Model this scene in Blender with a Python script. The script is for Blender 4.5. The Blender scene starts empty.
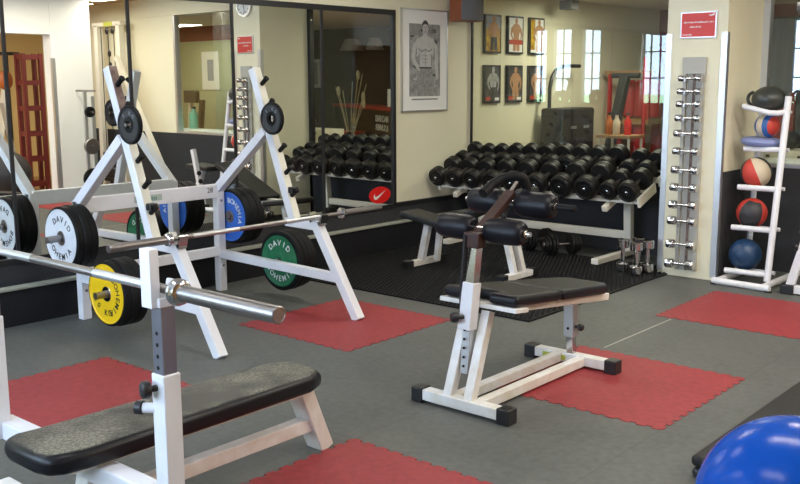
import bpy, math, random
from mathutils import Vector, Matrix
random.seed(7)
C = bpy.context.scene.collection
SC = bpy.context.scene
PI = math.pi
V3 = Vector

# ------------------------------------------------------------------ camera
F_PX, PITCH, ROLL, CAM_H, YAW = 955.6, 0.1674, -0.0038, 1.5926, -0.7132
cam_d = bpy.data.cameras.new('camera')
cam_d.sensor_width = 36.0
cam_d.lens = 36.0 * F_PX / 800.0
cam_d.clip_start = 0.02
cam = bpy.data.objects.new('camera', cam_d)
C.objects.link(cam)
cy, sy = math.cos(YAW), math.sin(YAW)
right = V3((cy, -sy, 0))
fwdh = V3((sy, cy, 0))
fwd = fwdh * math.cos(PITCH) + V3((0, 0, -math.sin(PITCH)))
up = fwdh * math.sin(PITCH) + V3((0, 0, math.cos(PITCH)))
xr = right * math.cos(ROLL) + up * math.sin(ROLL)
xu = up * math.cos(ROLL) - right * math.sin(ROLL)
M = Matrix((xr, xu, -fwd)).transposed().to_4x4()
M.translation = V3((2.84, -3.96, CAM_H))
cam.matrix_world = M
SC.camera = cam

# ------------------------------------------------------------------ world and light
SC.view_settings.view_transform = 'Standard'
SC.view_settings.look = 'None'
SC.view_settings.gamma = 1.0
SC.view_settings.use_curve_mapping = False
SC.view_settings.exposure = 0.10
w = bpy.data.worlds.new('world')
SC.world = w
w.use_nodes = True
w.node_tree.nodes['Background'].inputs[0].default_value = (0.75, 0.85, 1.0, 1)
w.node_tree.nodes['Background'].inputs[1].default_value = 0.35


def area(name, loc, size, power, color, rot=(0, 0, 0)):
    d = bpy.data.lights.new(name, 'AREA')
    d.shape = 'RECTANGLE'
    d.size, d.size_y = size
    d.energy = power
    d.color = color
    o = bpy.data.objects.new(name, d)
    o.location = loc
    o.rotation_euler = rot
    C.objects.link(o)
    return o


WARM = (1.0, 0.95, 0.84)
DAY = (0.70, 0.83, 1.0)
FIX = [(-1.7, -2.6), (1.3, -2.6), (-1.7, -0.4), (1.3, -0.4), (-1.7, 1.9), (1.3, 1.9), (2.0, 3.1)]  # last fixture is added to brighten the pillar side and white pier
WATT = [4, 7, 6, 18, 19, 38, 9]
for i, (x, y) in enumerate(FIX):
    area('ceiling_tube_light', (x, y, 2.665), (1.2, 0.26), WATT[i], WARM)
area('neighbour_room_light', (-1.9, 5.4, 2.44), (1.2, 0.3), 40, (1.0, 0.95, 0.78))
area('side_room_light', (4.3, 0.4, 2.6), (1.2, 1.2), 100, (1.0, 0.92, 0.78))
area('side_room_light', (3.6, 3.2, 2.66), (1.2, 0.3), 22, WARM)
area('neighbour_room_light', (3.6, 5.0, 2.44), (1.2, 0.3), 26, (1.0, 0.95, 0.82))


# ------------------------------------------------------------------ materials
def mat(name, col, rough=0.5, metal=0.0, noise=None, bump=None, spec=None, coat=0.0, emit=None):
    """noise = (scale, amount, second colour); bump = (scale, strength)"""
    m = bpy.data.materials.new(name)
    m.use_nodes = True
    nt = m.node_tree
    b = nt.nodes['Principled BSDF']
    b.inputs['Base Color'].default_value = (*col, 1)
    b.inputs['Roughness'].default_value = rough
    b.inputs['Metallic'].default_value = metal
    if spec is not None:
        b.inputs['Specular IOR Level'].default_value = spec
    if coat:
        b.inputs['Coat Weight'].default_value = coat
        b.inputs['Coat Roughness'].default_value = 0.15
    if emit:
        b.inputs['Emission Color'].default_value = (*emit[0], 1)
        b.inputs['Emission Strength'].default_value = emit[1]
    tc = None
    if noise or bump:
        tc = nt.nodes.new('ShaderNodeTexCoord')
    if noise:
        n = nt.nodes.new('ShaderNodeTexNoise')
        n.inputs['Scale'].default_value = noise[0]
        n.inputs['Detail'].default_value = 5
        n.inputs['Roughness'].default_value = 0.6
        nt.links.new(tc.outputs['Object'], n.inputs['Vector'])
        r = nt.nodes.new('ShaderNodeValToRGB')
        r.color_ramp.elements[0].position = 0.5 - noise[1]
        r.color_ramp.elements[1].position = 0.5 + noise[1]
        r.color_ramp.elements[0].color = (*col, 1)
        r.color_ramp.elements[1].color = (*noise[2], 1)
        nt.links.new(n.outputs['Fac'], r.inputs['Fac'])
        nt.links.new(r.outputs['Color'], b.inputs['Base Color'])
    if bump:
        n = nt.nodes.new('ShaderNodeTexNoise')
        n.inputs['Scale'].default_value = bump[0]
        n.inputs['Detail'].default_value = 4
        nt.links.new(tc.outputs['Object'], n.inputs['Vector'])
        bp = nt.nodes.new('ShaderNodeBump')
        bp.inputs['Strength'].default_value = bump[1]
        bp.inputs['Distance'].default_value = 0.01
        nt.links.new(n.outputs['Fac'], bp.inputs['Height'])
        nt.links.new(bp.outputs['Normal'], b.inputs['Normal'])
    return m


CREAM = mat('cream_wall_paint', (0.80, 0.76, 0.58), 0.7, noise=(1.3, 0.35, (0.76, 0.72, 0.54)), bump=(60, 0.05))
OFFWHITE = mat('off_white_paint', (0.88, 0.87, 0.83), 0.7)
CEIL = mat('ceiling_paint', (0.78, 0.76, 0.70), 0.85)
CARPETWALL = mat('charcoal_wall_carpet', (0.026, 0.027, 0.030), 0.95, noise=(130, 0.25, (0.062, 0.064, 0.070)), bump=(220, 0.4), spec=0.15)
LEDGEMAT = mat('shaded_ledge_carpet', (0.009, 0.009, 0.011), 0.8, noise=(90, 0.25, (0.022, 0.022, 0.026)), spec=0.15)  # same carpet as the wall, with the ledge's shade darkened into its colour
TRIM = mat('grey_green_edge_trim', (0.33, 0.34, 0.29), 0.45)
BLACKFRAME = mat('black_frame_paint', (0.012, 0.012, 0.014), 0.45)
WHITE = mat('white_powder_coat', (0.80, 0.80, 0.83), 0.38, noise=(6, 0.2, (0.72, 0.72, 0.76)))
WORNWHITE = mat('worn_white_paint', (0.80, 0.80, 0.80), 0.45, noise=(9, 0.16, (0.66, 0.62, 0.55)))
IVORY = mat('ivory_powder_coat', (0.80, 0.76, 0.66), 0.45)
PEEL = mat('brown_chipped_face', (0.11, 0.065, 0.055), 0.6, noise=(12, 0.12, (0.24, 0.17, 0.14)))
PLASTER = mat('tape_white', (0.82, 0.79, 0.66), 0.7)
CHROME = mat('chrome', (0.60, 0.60, 0.62), 0.14, 1.0)
STEEL = mat('brushed_steel', (0.30, 0.28, 0.275), 0.36, 1.0, bump=(120, 0.05))
GREYTUBE = mat('grey_steel_tube', (0.23, 0.23, 0.27), 0.38, 0.7)
ALU = mat('aluminium', (0.62, 0.63, 0.65), 0.4, 0.9)
BLACKP = mat('black_plastic', (0.014, 0.014, 0.016), 0.4)
RUBBER = mat('black_rubber', (0.006, 0.006, 0.007), 0.55, noise=(40, 0.3, (0.012, 0.012, 0.012)), spec=0.15)
URETHANE = mat('black_urethane', (0.008, 0.008, 0.008), 0.42, noise=(25, 0.3, (0.014, 0.013, 0.012)), spec=0.3)
VINYL = mat('black_vinyl', (0.007, 0.007, 0.010), 0.40, bump=(90, 0.06), spec=0.25)
DULLVINYL = mat('dull_black_vinyl', (0.018, 0.019, 0.020), 0.48, bump=(70, 0.12))
RUST = mat('rust_brown_steel', (0.075, 0.035, 0.028), 0.45, 0.3, noise=(18, 0.2, (0.035, 0.02, 0.018)))
HOLE = mat('hole_black', (0.003, 0.003, 0.003), 0.9)
BLUEP = mat('blue_plate_paint', (0.020, 0.115, 0.52), 0.42, noise=(20, 0.3, (0.03, 0.15, 0.58)))
GREENP = mat('green_plate_paint', (0.010, 0.135, 0.055), 0.42, noise=(20, 0.3, (0.015, 0.17, 0.07)))
YELLOWP = mat('yellow_plate_paint', (0.86, 0.56, 0.006), 0.42, noise=(20, 0.3, (0.80, 0.50, 0.006)))
WHITEP = mat('white_plate_paint', (0.74, 0.75, 0.78), 0.45, noise=(12, 0.2, (0.64, 0.66, 0.70)))
LETTERW = mat('white_lettering', (0.75, 0.76, 0.74), 0.6)
LETTERK = mat('black_lettering', (0.015, 0.015, 0.015), 0.6)
LETTERG = mat('teal_label', (0.10, 0.24, 0.20), 0.6)
LABELBG = mat('label_pale', (0.42, 0.50, 0.44), 0.6)
SIGNRED = mat('red_sign', (0.62, 0.035, 0.03), 0.4)
NIKERED = mat('red_sticker', (0.72, 0.012, 0.01), 0.4)
PAPER = mat('white_paper', (0.80, 0.80, 0.78), 0.7)
G2 = mat('print_light_grey', (0.50, 0.50, 0.49), 0.7)
G3 = mat('print_mid_grey', (0.24, 0.24, 0.24), 0.7, noise=(26, 0.18, (0.50, 0.50, 0.49)))
G4 = mat('print_dark_grey', (0.065, 0.065, 0.065), 0.7)
SKIN = mat('print_tan', (0.45, 0.24, 0.12), 0.7)
PRED = mat('print_red', (0.45, 0.06, 0.03), 0.7)
PYEL = mat('print_yellow', (0.72, 0.48, 0.03), 0.7, noise=(18, 0.12, (0.30, 0.14, 0.02)))
PBLK = mat('print_black', (0.02, 0.02, 0.022), 0.7, noise=(16, 0.2, (0.09, 0.085, 0.08)))
PBLU = mat('print_blue', (0.30, 0.33, 0.40), 0.7)
BALLBLUE = mat('glossy_blue_ball', (0.003, 0.070, 0.42), 0.2, spec=0.22)
NAVY = mat('navy_ball', (0.012, 0.045, 0.115), 0.4)
MATBLACK = mat('black_mat_vinyl', (0.020, 0.020, 0.021), 0.42, bump=(30, 0.1))
CLOTHGREY = mat('worn_mat_top', (0.034, 0.033, 0.031), 0.6, noise=(7, 0.3, (0.020, 0.020, 0.019)), spec=0.2)
LAVENDER = mat('lavender_disc', (0.20, 0.24, 0.46), 0.5)
DKGREEN = mat('dark_grey_ball', (0.035, 0.04, 0.036), 0.38)
BRED = mat('ball_red', (0.55, 0.05, 0.035), 0.5)
BCREAM = mat('ball_cream', (0.60, 0.50, 0.36), 0.55)
BBLUE = mat('ball_blue', (0.03, 0.11, 0.34), 0.5)
BCHAR = mat('ball_charcoal', (0.03, 0.03, 0.035), 0.5)
WOODRED = mat('reddish_wood', (0.30, 0.085, 0.03), 0.45, noise=(5, 0.3, (0.22, 0.055, 0.02)))
SPKGREY = mat('speaker_grey', (0.12, 0.12, 0.125), 0.7)
FLOORWOOD = mat('tan_wood_floor', (0.36, 0.20, 0.09), 0.45, noise=(3, 0.3, (0.30, 0.16, 0.07)))
DARKWALL = mat('charcoal_paint', (0.014, 0.013, 0.017), 0.7)
DARKRED = mat('dark_red_paint', (0.16, 0.022, 0.022), 0.7)
REDGEAR = mat('red_gear_paint', (0.42, 0.020, 0.022), 0.45)
SAGE = mat('sage_wall_paint', (0.42, 0.45, 0.29), 0.7)
YELLOWWALL = mat('warm_yellow_wall', (0.72, 0.50, 0.20), 0.7)
TANCEIL = mat('tan_ceiling', (0.50, 0.36, 0.22), 0.8)
CURTAIN = mat('grey_blue_curtain', (0.20, 0.23, 0.27), 0.8)
MINT = mat('mint_bottle_plastic', (0.12, 0.48, 0.38), 0.3)
ORANGE = mat('orange_leather', (0.48, 0.13, 0.03), 0.5)
BEIGE = mat('beige_reed', (0.40, 0.34, 0.22), 0.7)
LIME = mat('yellow_green_label', (0.52, 0.56, 0.08), 0.6)
OUTSIDE = mat('bright_daylight_pane', (0.0, 0.0, 0.0), 0.6, emit=((0.56, 0.72, 1.0), 25.0))
OUTGREEN = mat('bright_garden_pane', (0.0, 0.0, 0.0), 0.6, emit=((0.50, 0.85, 0.62), 12.0))
TUBE = mat('fluorescent_diffuser', (0.9, 0.9, 0.9), 0.6, emit=((1.0, 0.96, 0.86), 6.0))


def mirror_mat():
    m = bpy.data.materials.new('mirror_silver')
    m.use_nodes = True
    nt = m.node_tree
    nt.nodes.clear()
    o = nt.nodes.new('ShaderNodeOutputMaterial')
    g = nt.nodes.new('ShaderNodeBsdfAnisotropic')
    g.inputs['Color'].default_value = (0.86, 0.87, 0.82, 1)
    g.inputs['Roughness'].default_value = 0.0
    nt.links.new(g.outputs[0], o.inputs[0])
    return m


def glass_mat():
    m = bpy.data.materials.new('partition_glass')
    m.use_nodes = True
    nt = m.node_tree
    nt.nodes.clear()
    o = nt.nodes.new('ShaderNodeOutputMaterial')
    mx = nt.nodes.new('ShaderNodeMixShader')
    g = nt.nodes.new('ShaderNodeBsdfAnisotropic')
    g.inputs['Roughness'].default_value = 0.0
    t = nt.nodes.new('ShaderNodeBsdfTransparent')
    t.inputs['Color'].default_value = (0.93, 0.96, 0.92, 1)
    lw = nt.nodes.new('ShaderNodeLayerWeight')      # Schlick reflectance, the same from both faces
    lw.inputs['Blend'].default_value = 0.5
    p5 = nt.nodes.new('ShaderNodeMath')
    p5.operation = 'POWER'
    p5.inputs[1].default_value = 5.0
    nt.links.new(lw.outputs['Facing'], p5.inputs[0])
    f = nt.nodes.new('ShaderNodeMath')
    f.operation = 'MULTIPLY_ADD'
    f.inputs[1].default_value = 0.94
    f.inputs[2].default_value = 0.055
    nt.links.new(p5.outputs[0], f.inputs[0])
    nt.links.new(f.outputs[0], mx.inputs[0])
    nt.links.new(t.outputs[0], mx.inputs[1])
    nt.links.new(g.outputs[0], mx.inputs[2])
    nt.links.new(mx.outputs[0], o.inputs[0])
    return m


def floor_mat(name, c1, c2, seam=True):
    m = mat(name, c1, 0.55, noise=(2.2, 0.28, c2), bump=(140, 0.10), spec=0.35)
    nt = m.node_tree
    b = nt.nodes['Principled BSDF']
    tc = [n for n in nt.nodes if n.type == 'TEX_COORD'][0]
    src = b.inputs['Base Color'].links[0].from_socket
    n2 = nt.nodes.new('ShaderNodeTexNoise')
    n2.inputs['Scale'].default_value = 26
    n2.inputs['Detail'].default_value = 6
    nt.links.new(tc.outputs['Object'], n2.inputs['Vector'])
    mr = nt.nodes.new('ShaderNodeMapRange')
    mr.inputs[1].default_value, mr.inputs[2].default_value = 0.3, 0.7
    mr.inputs[3].default_value, mr.inputs[4].default_value = 0.86, 1.14
    nt.links.new(n2.outputs['Fac'], mr.inputs[0])
    mul = nt.nodes.new('ShaderNodeVectorMath')
    mul.operation = 'SCALE'
    nt.links.new(src, mul.inputs[0])
    nt.links.new(mr.outputs[0], mul.inputs['Scale'])
    out = mul.outputs[0]
    if seam:
        sep = nt.nodes.new('ShaderNodeSeparateXYZ')
        nt.links.new(tc.outputs['Object'], sep.inputs[0])
        facs = []
        for ax in (0, 1):
            pp = nt.nodes.new('ShaderNodeMath')
            pp.operation = 'PINGPONG'
            pp.inputs[1].default_value = 0.5
            nt.links.new(sep.outputs[ax], pp.inputs[0])
            lt = nt.nodes.new('ShaderNodeMath')
            lt.operation = 'LESS_THAN'
            lt.inputs[1].default_value = 0.004
            nt.links.new(pp.outputs[0], lt.inputs[0])
            facs.append(lt)
        mxm = nt.nodes.new('ShaderNodeMath')
        mxm.operation = 'MAXIMUM'
        nt.links.new(facs[0].outputs[0], mxm.inputs[0])
        nt.links.new(facs[1].outputs[0], mxm.inputs[1])
        sc_ = nt.nodes.new('ShaderNodeMath')
        sc_.operation = 'MULTIPLY'
        sc_.inputs[1].default_value = 0.35
        nt.links.new(mxm.outputs[0], sc_.inputs[0])
        mix = nt.nodes.new('ShaderNodeMix')
        mix.data_type = 'RGBA'
        mix.inputs[7].default_value = (0.05, 0.05, 0.047, 1)
        nt.links.new(sc_.outputs[0], mix.inputs[0])
        nt.links.new(out, mix.inputs[6])
        out = mix.outputs[2]
    nt.links.new(out, b.inputs['Base Color'])
    return m


def worn_vinyl():
    """black vinyl whose seat surface is crazed and worn to grey-green in the middle"""
    m = mat('crazed_worn_vinyl', (0.007, 0.007, 0.009), 0.36, spec=0.3)
    nt = m.node_tree
    b = nt.nodes['Principled BSDF']
    tc = nt.nodes.new('ShaderNodeTexCoord')
    geo = nt.nodes.new('ShaderNodeNewGeometry')
    sepn = nt.nodes.new('ShaderNodeSeparateXYZ')
    nt.links.new(geo.outputs['Normal'], sepn.inputs[0])
    upm = nt.nodes.new('ShaderNodeMapRange')
    upm.inputs[1].default_value, upm.inputs[2].default_value = 0.90, 0.995
    nt.links.new(sepn.outputs[2], upm.inputs[0])
    n = nt.nodes.new('ShaderNodeTexNoise')
    n.inputs['Scale'].default_value = 4.0
    n.inputs['Detail'].default_value = 3
    nt.links.new(tc.outputs['Object'], n.inputs['Vector'])
    nr = nt.nodes.new('ShaderNodeMapRange')
    nr.inputs[1].default_value, nr.inputs[2].default_value = 0.40, 0.62
    nr.inputs[3].default_value, nr.inputs[4].default_value = 0.05, 1.0
    nt.links.new(n.outputs['Fac'], nr.inputs[0])
    v = nt.nodes.new('ShaderNodeTexVoronoi')
    v.feature = 'DISTANCE_TO_EDGE'
    v.inputs['Scale'].default_value = 48
    nt.links.new(tc.outputs['Object'], v.inputs['Vector'])
    vr = nt.nodes.new('ShaderNodeMapRange')
    vr.inputs[1].default_value, vr.inputs[2].default_value = 0.02, 0.16
    vr.inputs[3].default_value, vr.inputs[4].default_value = 0.35, 1.0
    nt.links.new(v.outputs['Distance'], vr.inputs[0])
    a = nt.nodes.new('ShaderNodeMath')
    a.operation = 'MULTIPLY'
    nt.links.new(upm.outputs[0], a.inputs[0])
    nt.links.new(nr.outputs[0], a.inputs[1])
    a2 = nt.nodes.new('ShaderNodeMath')
    a2.operation = 'MULTIPLY'
    nt.links.new(a.outputs[0], a2.inputs[0])
    nt.links.new(vr.outputs[0], a2.inputs[1])
    mix = nt.nodes.new('ShaderNodeMix')
    mix.data_type = 'RGBA'
    mix.inputs[6].default_value = (0.007, 0.007, 0.009, 1)
    mix.inputs[7].default_value = (0.20, 0.19, 0.145, 1)
    nt.links.new(a2.outputs[0], mix.inputs[0])
    nt.links.new(mix.outputs[2], b.inputs['Base Color'])
    bp = nt.nodes.new('ShaderNodeBump')
    bp.inputs['Strength'].default_value = 0.5
    bp.inputs['Distance'].default_value = 0.006
    nt.links.new(a2.outputs[0], bp.inputs['Height'])
    nt.links.new(bp.outputs['Normal'], b.inputs['Normal'])
    return m


MIRROR = mirror_mat()
GLASS = glass_mat()
FLOOR = floor_mat('grey_tile_floor', (0.084, 0.089, 0.083), (0.120, 0.125, 0.115))
REDTILE = floor_mat('red_rubber_tile', (0.25, 0.030, 0.036), (0.32, 0.042, 0.046), seam=False)
WORN = worn_vinyl()


# ------------------------------------------------------------------ mesh building
def org_of(o):
    p = V3((0, 0, 0))
    while o is not None:
        p += o.location
        o = o.parent
    return p


class MB:
    def __init__(s):
        s.v, s.f, s.m = [], [], []

    def add(s, vs, fs, mi=0):
        n = len(s.v)
        s.v += [tuple(v) for v in vs]
        s.f += [tuple(n + i for i in f) for f in fs]
        s.m += [mi] * len(fs)
        return s

    def frame_box(s, o, ax, ay, az, mi=0):
        """box from corner o with edge vectors"""
        o, ax, ay, az = V3(o), V3(ax), V3(ay), V3(az)
        vs = [o, o + ax, o + ax + ay, o + ay, o + az, o + ax + az, o + ax + ay + az, o + ay + az]
        fs = [(0, 3, 2, 1), (4, 5, 6, 7), (0, 1, 5, 4), (1, 2, 6, 5), (2, 3, 7, 6), (3, 0, 4, 7)]
        if ax.cross(ay).dot(az) < 0:
            fs = [f[::-1] for f in fs]
        return s.add(vs, fs, mi)

    def box(s, lo, hi, mi=0):
        return s.frame_box(lo, (hi[0] - lo[0], 0, 0), (0, hi[1] - lo[1], 0), (0, 0, hi[2] - lo[2]), mi)

    def beam(s, a, b, w, h, side=(0, 1, 0), mi=0):
        """rectangular bar a->b; w measured along side, h across both"""
        a, b = V3(a), V3(b)
        d = (b - a)
        u = V3(side)
        u = (u - d * (u.dot(d) / d.dot(d))).normalized()
        n = d.normalized().cross(u)
        return s.frame_box(a - u * w / 2 - n * h / 2, d, u * w, n * h, mi)

    def lathe(s, prof, c, axis, n=24, mi=0, caps=True):
        c, a = V3(c), V3(axis).normalized()
        t = V3((0, 0, 1)) if abs(a.z) < 0.9 else V3((1, 0, 0))
        u = a.cross(t).normalized()
        w_ = a.cross(u)
        vs, fs = [], []
        for r, h in prof:
            for k in range(n):
                q = 2 * PI * k / n
                vs.append(c + a * h + (u * math.cos(q) + w_ * math.sin(q)) * r)
        for i in range(len(prof) - 1):
            for k in range(n):
                k2 = (k + 1) % n
                fs.append((i * n + k, i * n + k2, (i + 1) * n + k2, (i + 1) * n + k))
        if caps:
            fs.append(tuple(range(n))[::-1])
            fs.append(tuple((len(prof) - 1) * n + k for k in range(n)))
        return s.add(vs, fs, mi)

    def tube(s, a, b, r, n=16, r2=None, mi=0, rim=0.0):
        a, b = V3(a), V3(b)
        L = (b - a).length
        r2 = r if r2 is None else r2
        if rim:
            pr = [(r - rim, 0), (r, rim), (r2, L - rim), (r2 - rim, L)]
        else:
            pr = [(r, 0), (r2, L)]
        return s.lathe(pr, a, b - a, n, mi)

    def path(s, pts, r, n=10, mi=0):
        pts = [V3(p) for p in pts]
        vs, fs = [], []
        u = None
        for i, p in enumerate(pts):
            d = (pts[min(i + 1, len(pts) - 1)] - pts[max(i - 1, 0)]).normalized()
            if u is None:
                t = V3((0, 0, 1)) if abs(d.z) < 0.9 else V3((1, 0, 0))
                u = d.cross(t).normalized()
            u = (u - d * u.dot(d)).normalized()
            w_ = d.cross(u)
            for k in range(n):
                q = 2 * PI * k / n
                vs.append(p + (u * math.cos(q) + w_ * math.sin(q)) * r)
        for i in range(len(pts) - 1):
            for k in range(n):
                k2 = (k + 1) % n
                fs.append((i * n + k, i * n + k2, (i + 1) * n + k2, (i + 1) * n + k))
        fs.append(tuple(range(n))[::-1])
        fs.append(tuple((len(pts) - 1) * n + k for k in range(n)))
        return s.add(vs, fs, mi)

    def prism(s, pts, o, ux, uy, depth, mi=0):
        o, ux, uy = V3(o), V3(ux), V3(uy)
        nz = ux.cross(uy).normalized()
        n = len(pts)
        area2 = sum(pts[i][0] * pts[(i + 1) % n][1] - pts[(i + 1) % n][0] * pts[i][1] for i in range(n))
        if area2 < 0:
            pts = pts[::-1]
        lo = [o + ux * x + uy * y for x, y in pts]
        hi = [p + nz * depth for p in lo]
        fs = [tuple(range(n))[::-1], tuple(range(n, 2 * n))]
        for i in range(n):
            j = (i + 1) % n
            fs.append((i, j, n + j, n + i))
        return s.add(lo + hi, fs, mi)

    def sphere(s, c, r, n=32, m=18, mi=0, sc=(1, 1, 1), fmi=None, R=None):
        vs, fs, ms = [], [], []
        R = R or Matrix.Identity(3)
        for i in range(1, m):
            a = PI * i / m
            for k in range(n):
                q = 2 * PI * k / n
                vs.append(V3(c) + R @ V3((r * sc[0] * math.sin(a) * math.cos(q), r * sc[1] * math.sin(a) * math.sin(q), r * sc[2] * math.cos(a))))
        top, bot = len(vs), len(vs) + 1
        vs += [V3(c) + R @ V3((0, 0, r * sc[2])), V3(c) - R @ V3((0, 0, r * sc[2]))]
        base = len(s.f)
        for i in range(m - 2):
            for k in range(n):
                k2 = (k + 1) % n
                fs.append((i * n + k, (i + 1) * n + k, (i + 1) * n + k2, i * n + k2))
                ms.append((i + 1, k))
        for k in range(n):
            fs.append((top, k, (k + 1) % n))
            ms.append((0, k))
            fs.append((bot, (m - 2) * n + (k + 1) % n, (m - 2) * n + k))
            ms.append((m - 1, k))
        s.add(vs, fs, mi)
        if fmi:
            for j, (i, k) in enumerate(ms):
                s.m[base + j] = fmi(i / m, k / n)
        return s

    def build(s, name, mats, parent=None, bevel=0.0, seg=2, base=None, label=None, ang=35):
        org = org_of(parent) if parent is not None else V3(base or (0, 0, 0))
        me = bpy.data.meshes.new(name)
        me.from_pydata([V3(v) - org for v in s.v], [], s.f)
        for m in (mats if isinstance(mats, (list, tuple)) else [mats]):
            me.materials.append(m)
        me.polygons.foreach_set('material_index', s.m)
        me.polygons.foreach_set('use_smooth', [True] * len(s.f))
        me.set_sharp_from_angle(angle=math.radians(ang))
        me.update()
        o = bpy.data.objects.new(name, me)
        C.objects.link(o)
        if parent is not None:
            o.parent = parent
        else:
            o.location = org
        if bevel:
            b = o.modifiers.new('bevel', 'BEVEL')
            b.width = bevel
            b.segments = seg
            b.limit_method = 'ANGLE'
            b.angle_limit = math.radians(40)
            b.harden_normals = True
        if label:
            o['label'] = label
        return o


def tag(o, label, cat, group=None):
    o['label'] = label
    o['category'] = cat
    if group:
        o['group'] = group
    return o


def thing(name, label, cat, loc=(0, 0, 0), group=None):
    o = bpy.data.objects.new(name, None)
    o.empty_display_size = 0.1
    C.objects.link(o)
    o.location = loc
    return tag(o, label, cat, group)


def struct(o):
    o['kind'] = 'structure'
    return o


def dup(root, loc, label, group=None, rot=None, scale=None):
    def cp(o, par):
        c = o.copy()
        C.objects.link(c)
        if par is not None:
            c.parent = par
        for ch in list(o.children):
            cp(ch, c)
        return c
    r = cp(root, None)
    r.location = loc
    if rot is not None:
        r.rotation_euler = rot
    if scale is not None:
        r.scale = (scale, scale, scale)
    r['label'] = label
    if group:
        r['group'] = group
    return r


def text(string, size, o, ux, uy, depth, name, m, parent, align='CENTER', ring=None, bold=0.0):
    """flat lettering at o with reading direction ux, up uy; ring=(radius, centre angle, step) bends it round a circle (angles clockwise from up)"""
    ux, uy = V3(ux).normalized(), V3(uy).normalized()
    nz = ux.cross(uy)
    out = MB()
    items = [(string, 0.0)] if not ring else [(ch, i) for i, ch in enumerate(string)]
    for st, i in items:
        if st == ' ':
            continue
        cu = bpy.data.curves.new('lettering', 'FONT')
        cu.body = st
        cu.size = size
        cu.align_x = 'CENTER' if ring else align
        cu.align_y = 'CENTER'
        cu.extrude = depth
        cu.offset = bold
        cu.resolution_u = 2
        tmp = bpy.data.objects.new('lettering', cu)
        C.objects.link(tmp)
        dg = bpy.context.evaluated_depsgraph_get()
        me = bpy.data.meshes.new_from_object(tmp.evaluated_get(dg))
        bpy.data.objects.remove(tmp)
        vs = []
        for v in me.vertices:
            x, y, z = v.co
            if ring:
                rad, mid, step = ring
                inward = step < 0
                a = mid + (i - (len(string) - 1) / 2) * step
                if inward:
                    x, y = -x, -y
                px = math.sin(a) * (rad + y) + math.cos(a) * x
                py = math.cos(a) * (rad + y) - math.sin(a) * x
                x, y = px, py
            vs.append(V3(o) + ux * x + uy * y + nz * z)
        out.add(vs, [tuple(p.vertices) for p in me.polygons])
        bpy.data.meshes.remove(me)
    return out.build(name, m, parent)


ORD = ['first', 'second', 'third', 'fourth', 'fifth', 'sixth', 'seventh', 'eighth', 'ninth', 'tenth', 'eleventh', 'twelfth']
MX = -3.24      # face of the mirror wall
GY = 4.10       # glass partition plane

WALL_TURN = Matrix.Translation((MX, 0, 0)) @ Matrix.Rotation(math.radians(-1.2), 4, 'Z') @ Matrix.Translation((-MX, 0, 0))


def on_wall(o):
    """the left wall is 1.2 degrees off square: turn a thing built on x = MX onto it"""
    bpy.context.view_layer.update()
    o.matrix_world = WALL_TURN @ o.matrix_world
    return o


# ================================================================== the room
struct(MB().box((-3.6, -5.4, -0.12), (3.0, 4.24, 0)).build('floor', FLOOR))
struct(MB().box((-3.6, 4.24, -0.12), (6.2, 8.6, 0)).build('floor_neighbour_room', FLOORWOOD))
struct(MB().box((3.0, -5.4, -0.12), (6.2, 4.24, 0)).build('floor_side_room', FLOORWOOD))
struct(MB().box((-3.6, -5.4, 2.75), (3.0, 4.24, 2.85)).build('ceiling', CEIL))
struct(MB().box((-3.6, 4.24, 2.5), (6.2, 8.6, 2.6)).build('ceiling_neighbour_room', CEIL))
struct(MB().box((3.0, -5.4, 2.75), (6.2, 4.24, 2.85)).build('ceiling_side_room', TANCEIL))
on_wall(struct(MB().box((-3.6, -5.6, 0), (MX - 0.012, 8.6, 2.75)).build('wall_left', CREAM)))
on_wall(struct(MB().box((MX - 0.012, -5.3, 0), (MX + 0.008, GY - 0.03, 0.40)).build('trim_dado', CARPETWALL)))
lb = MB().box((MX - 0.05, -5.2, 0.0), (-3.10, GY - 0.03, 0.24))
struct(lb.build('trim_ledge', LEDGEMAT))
struct(MB().box((-3.16, -5.2, 0.24), (-3.085, GY - 0.03, 0.262)).build('trim_ledge_nose', TRIM, bevel=0.006))
on_wall(struct(MB().box((MX - 0.012, 2.93, 0.40), (MX + 0.02, GY - 0.02, 0.432)).build('trim_rail', BLACKFRAME)))

# rear wall behind the camera, with barred daylight windows
WINS = [(-3.1, -1.75), (-1.33, -0.78), (0.09, 0.48), (0.74, 1.13), (1.305, 1.60)]  # first window is added, out of view, for more daylight from rear left
rw = MB()
rw.box((-3.6, -5.4, 0), (3.0, -5.2, 1.12))
rw.box((-3.6, -5.4, 2.62), (3.0, -5.2, 2.75))
edges = [-3.6] + [v for a in WINS for v in a] + [3.0]
for a, b in zip(edges[::2], edges[1::2]):
    rw.box((a, -5.4, 1.12), (b, -5.2, 2.62))
struct(rw.build('wall_front', CREAM))
for k, (x0, x1) in enumerate(WINS):
    f = MB()
    nb = max(1, round((x1 - x0) / 0.16))
    for i in range(nb + 1):
        xx = x0 + (x1 - x0) * i / nb
        f.box((xx - 0.013, -5.27, 1.12), (xx + 0.013, -5.245, 2.62))
    for zz in (1.13, 1.62, 2.12, 2.61):
        f.box((x0, -5.272, zz - 0.013), (x1, -5.243, zz + 0.013))
    wf = struct(f.build('window_%d' % (k + 3), BLACKFRAME))
    g = MB().box((x0, -5.36, 1.30), (x1, -5.35, 2.62), 0).box((x0, -5.36, 1.12), (x1, -5.35, 1.30), 1)
    g.build('pane', [OUTSIDE, OUTGREEN], wf)

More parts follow.
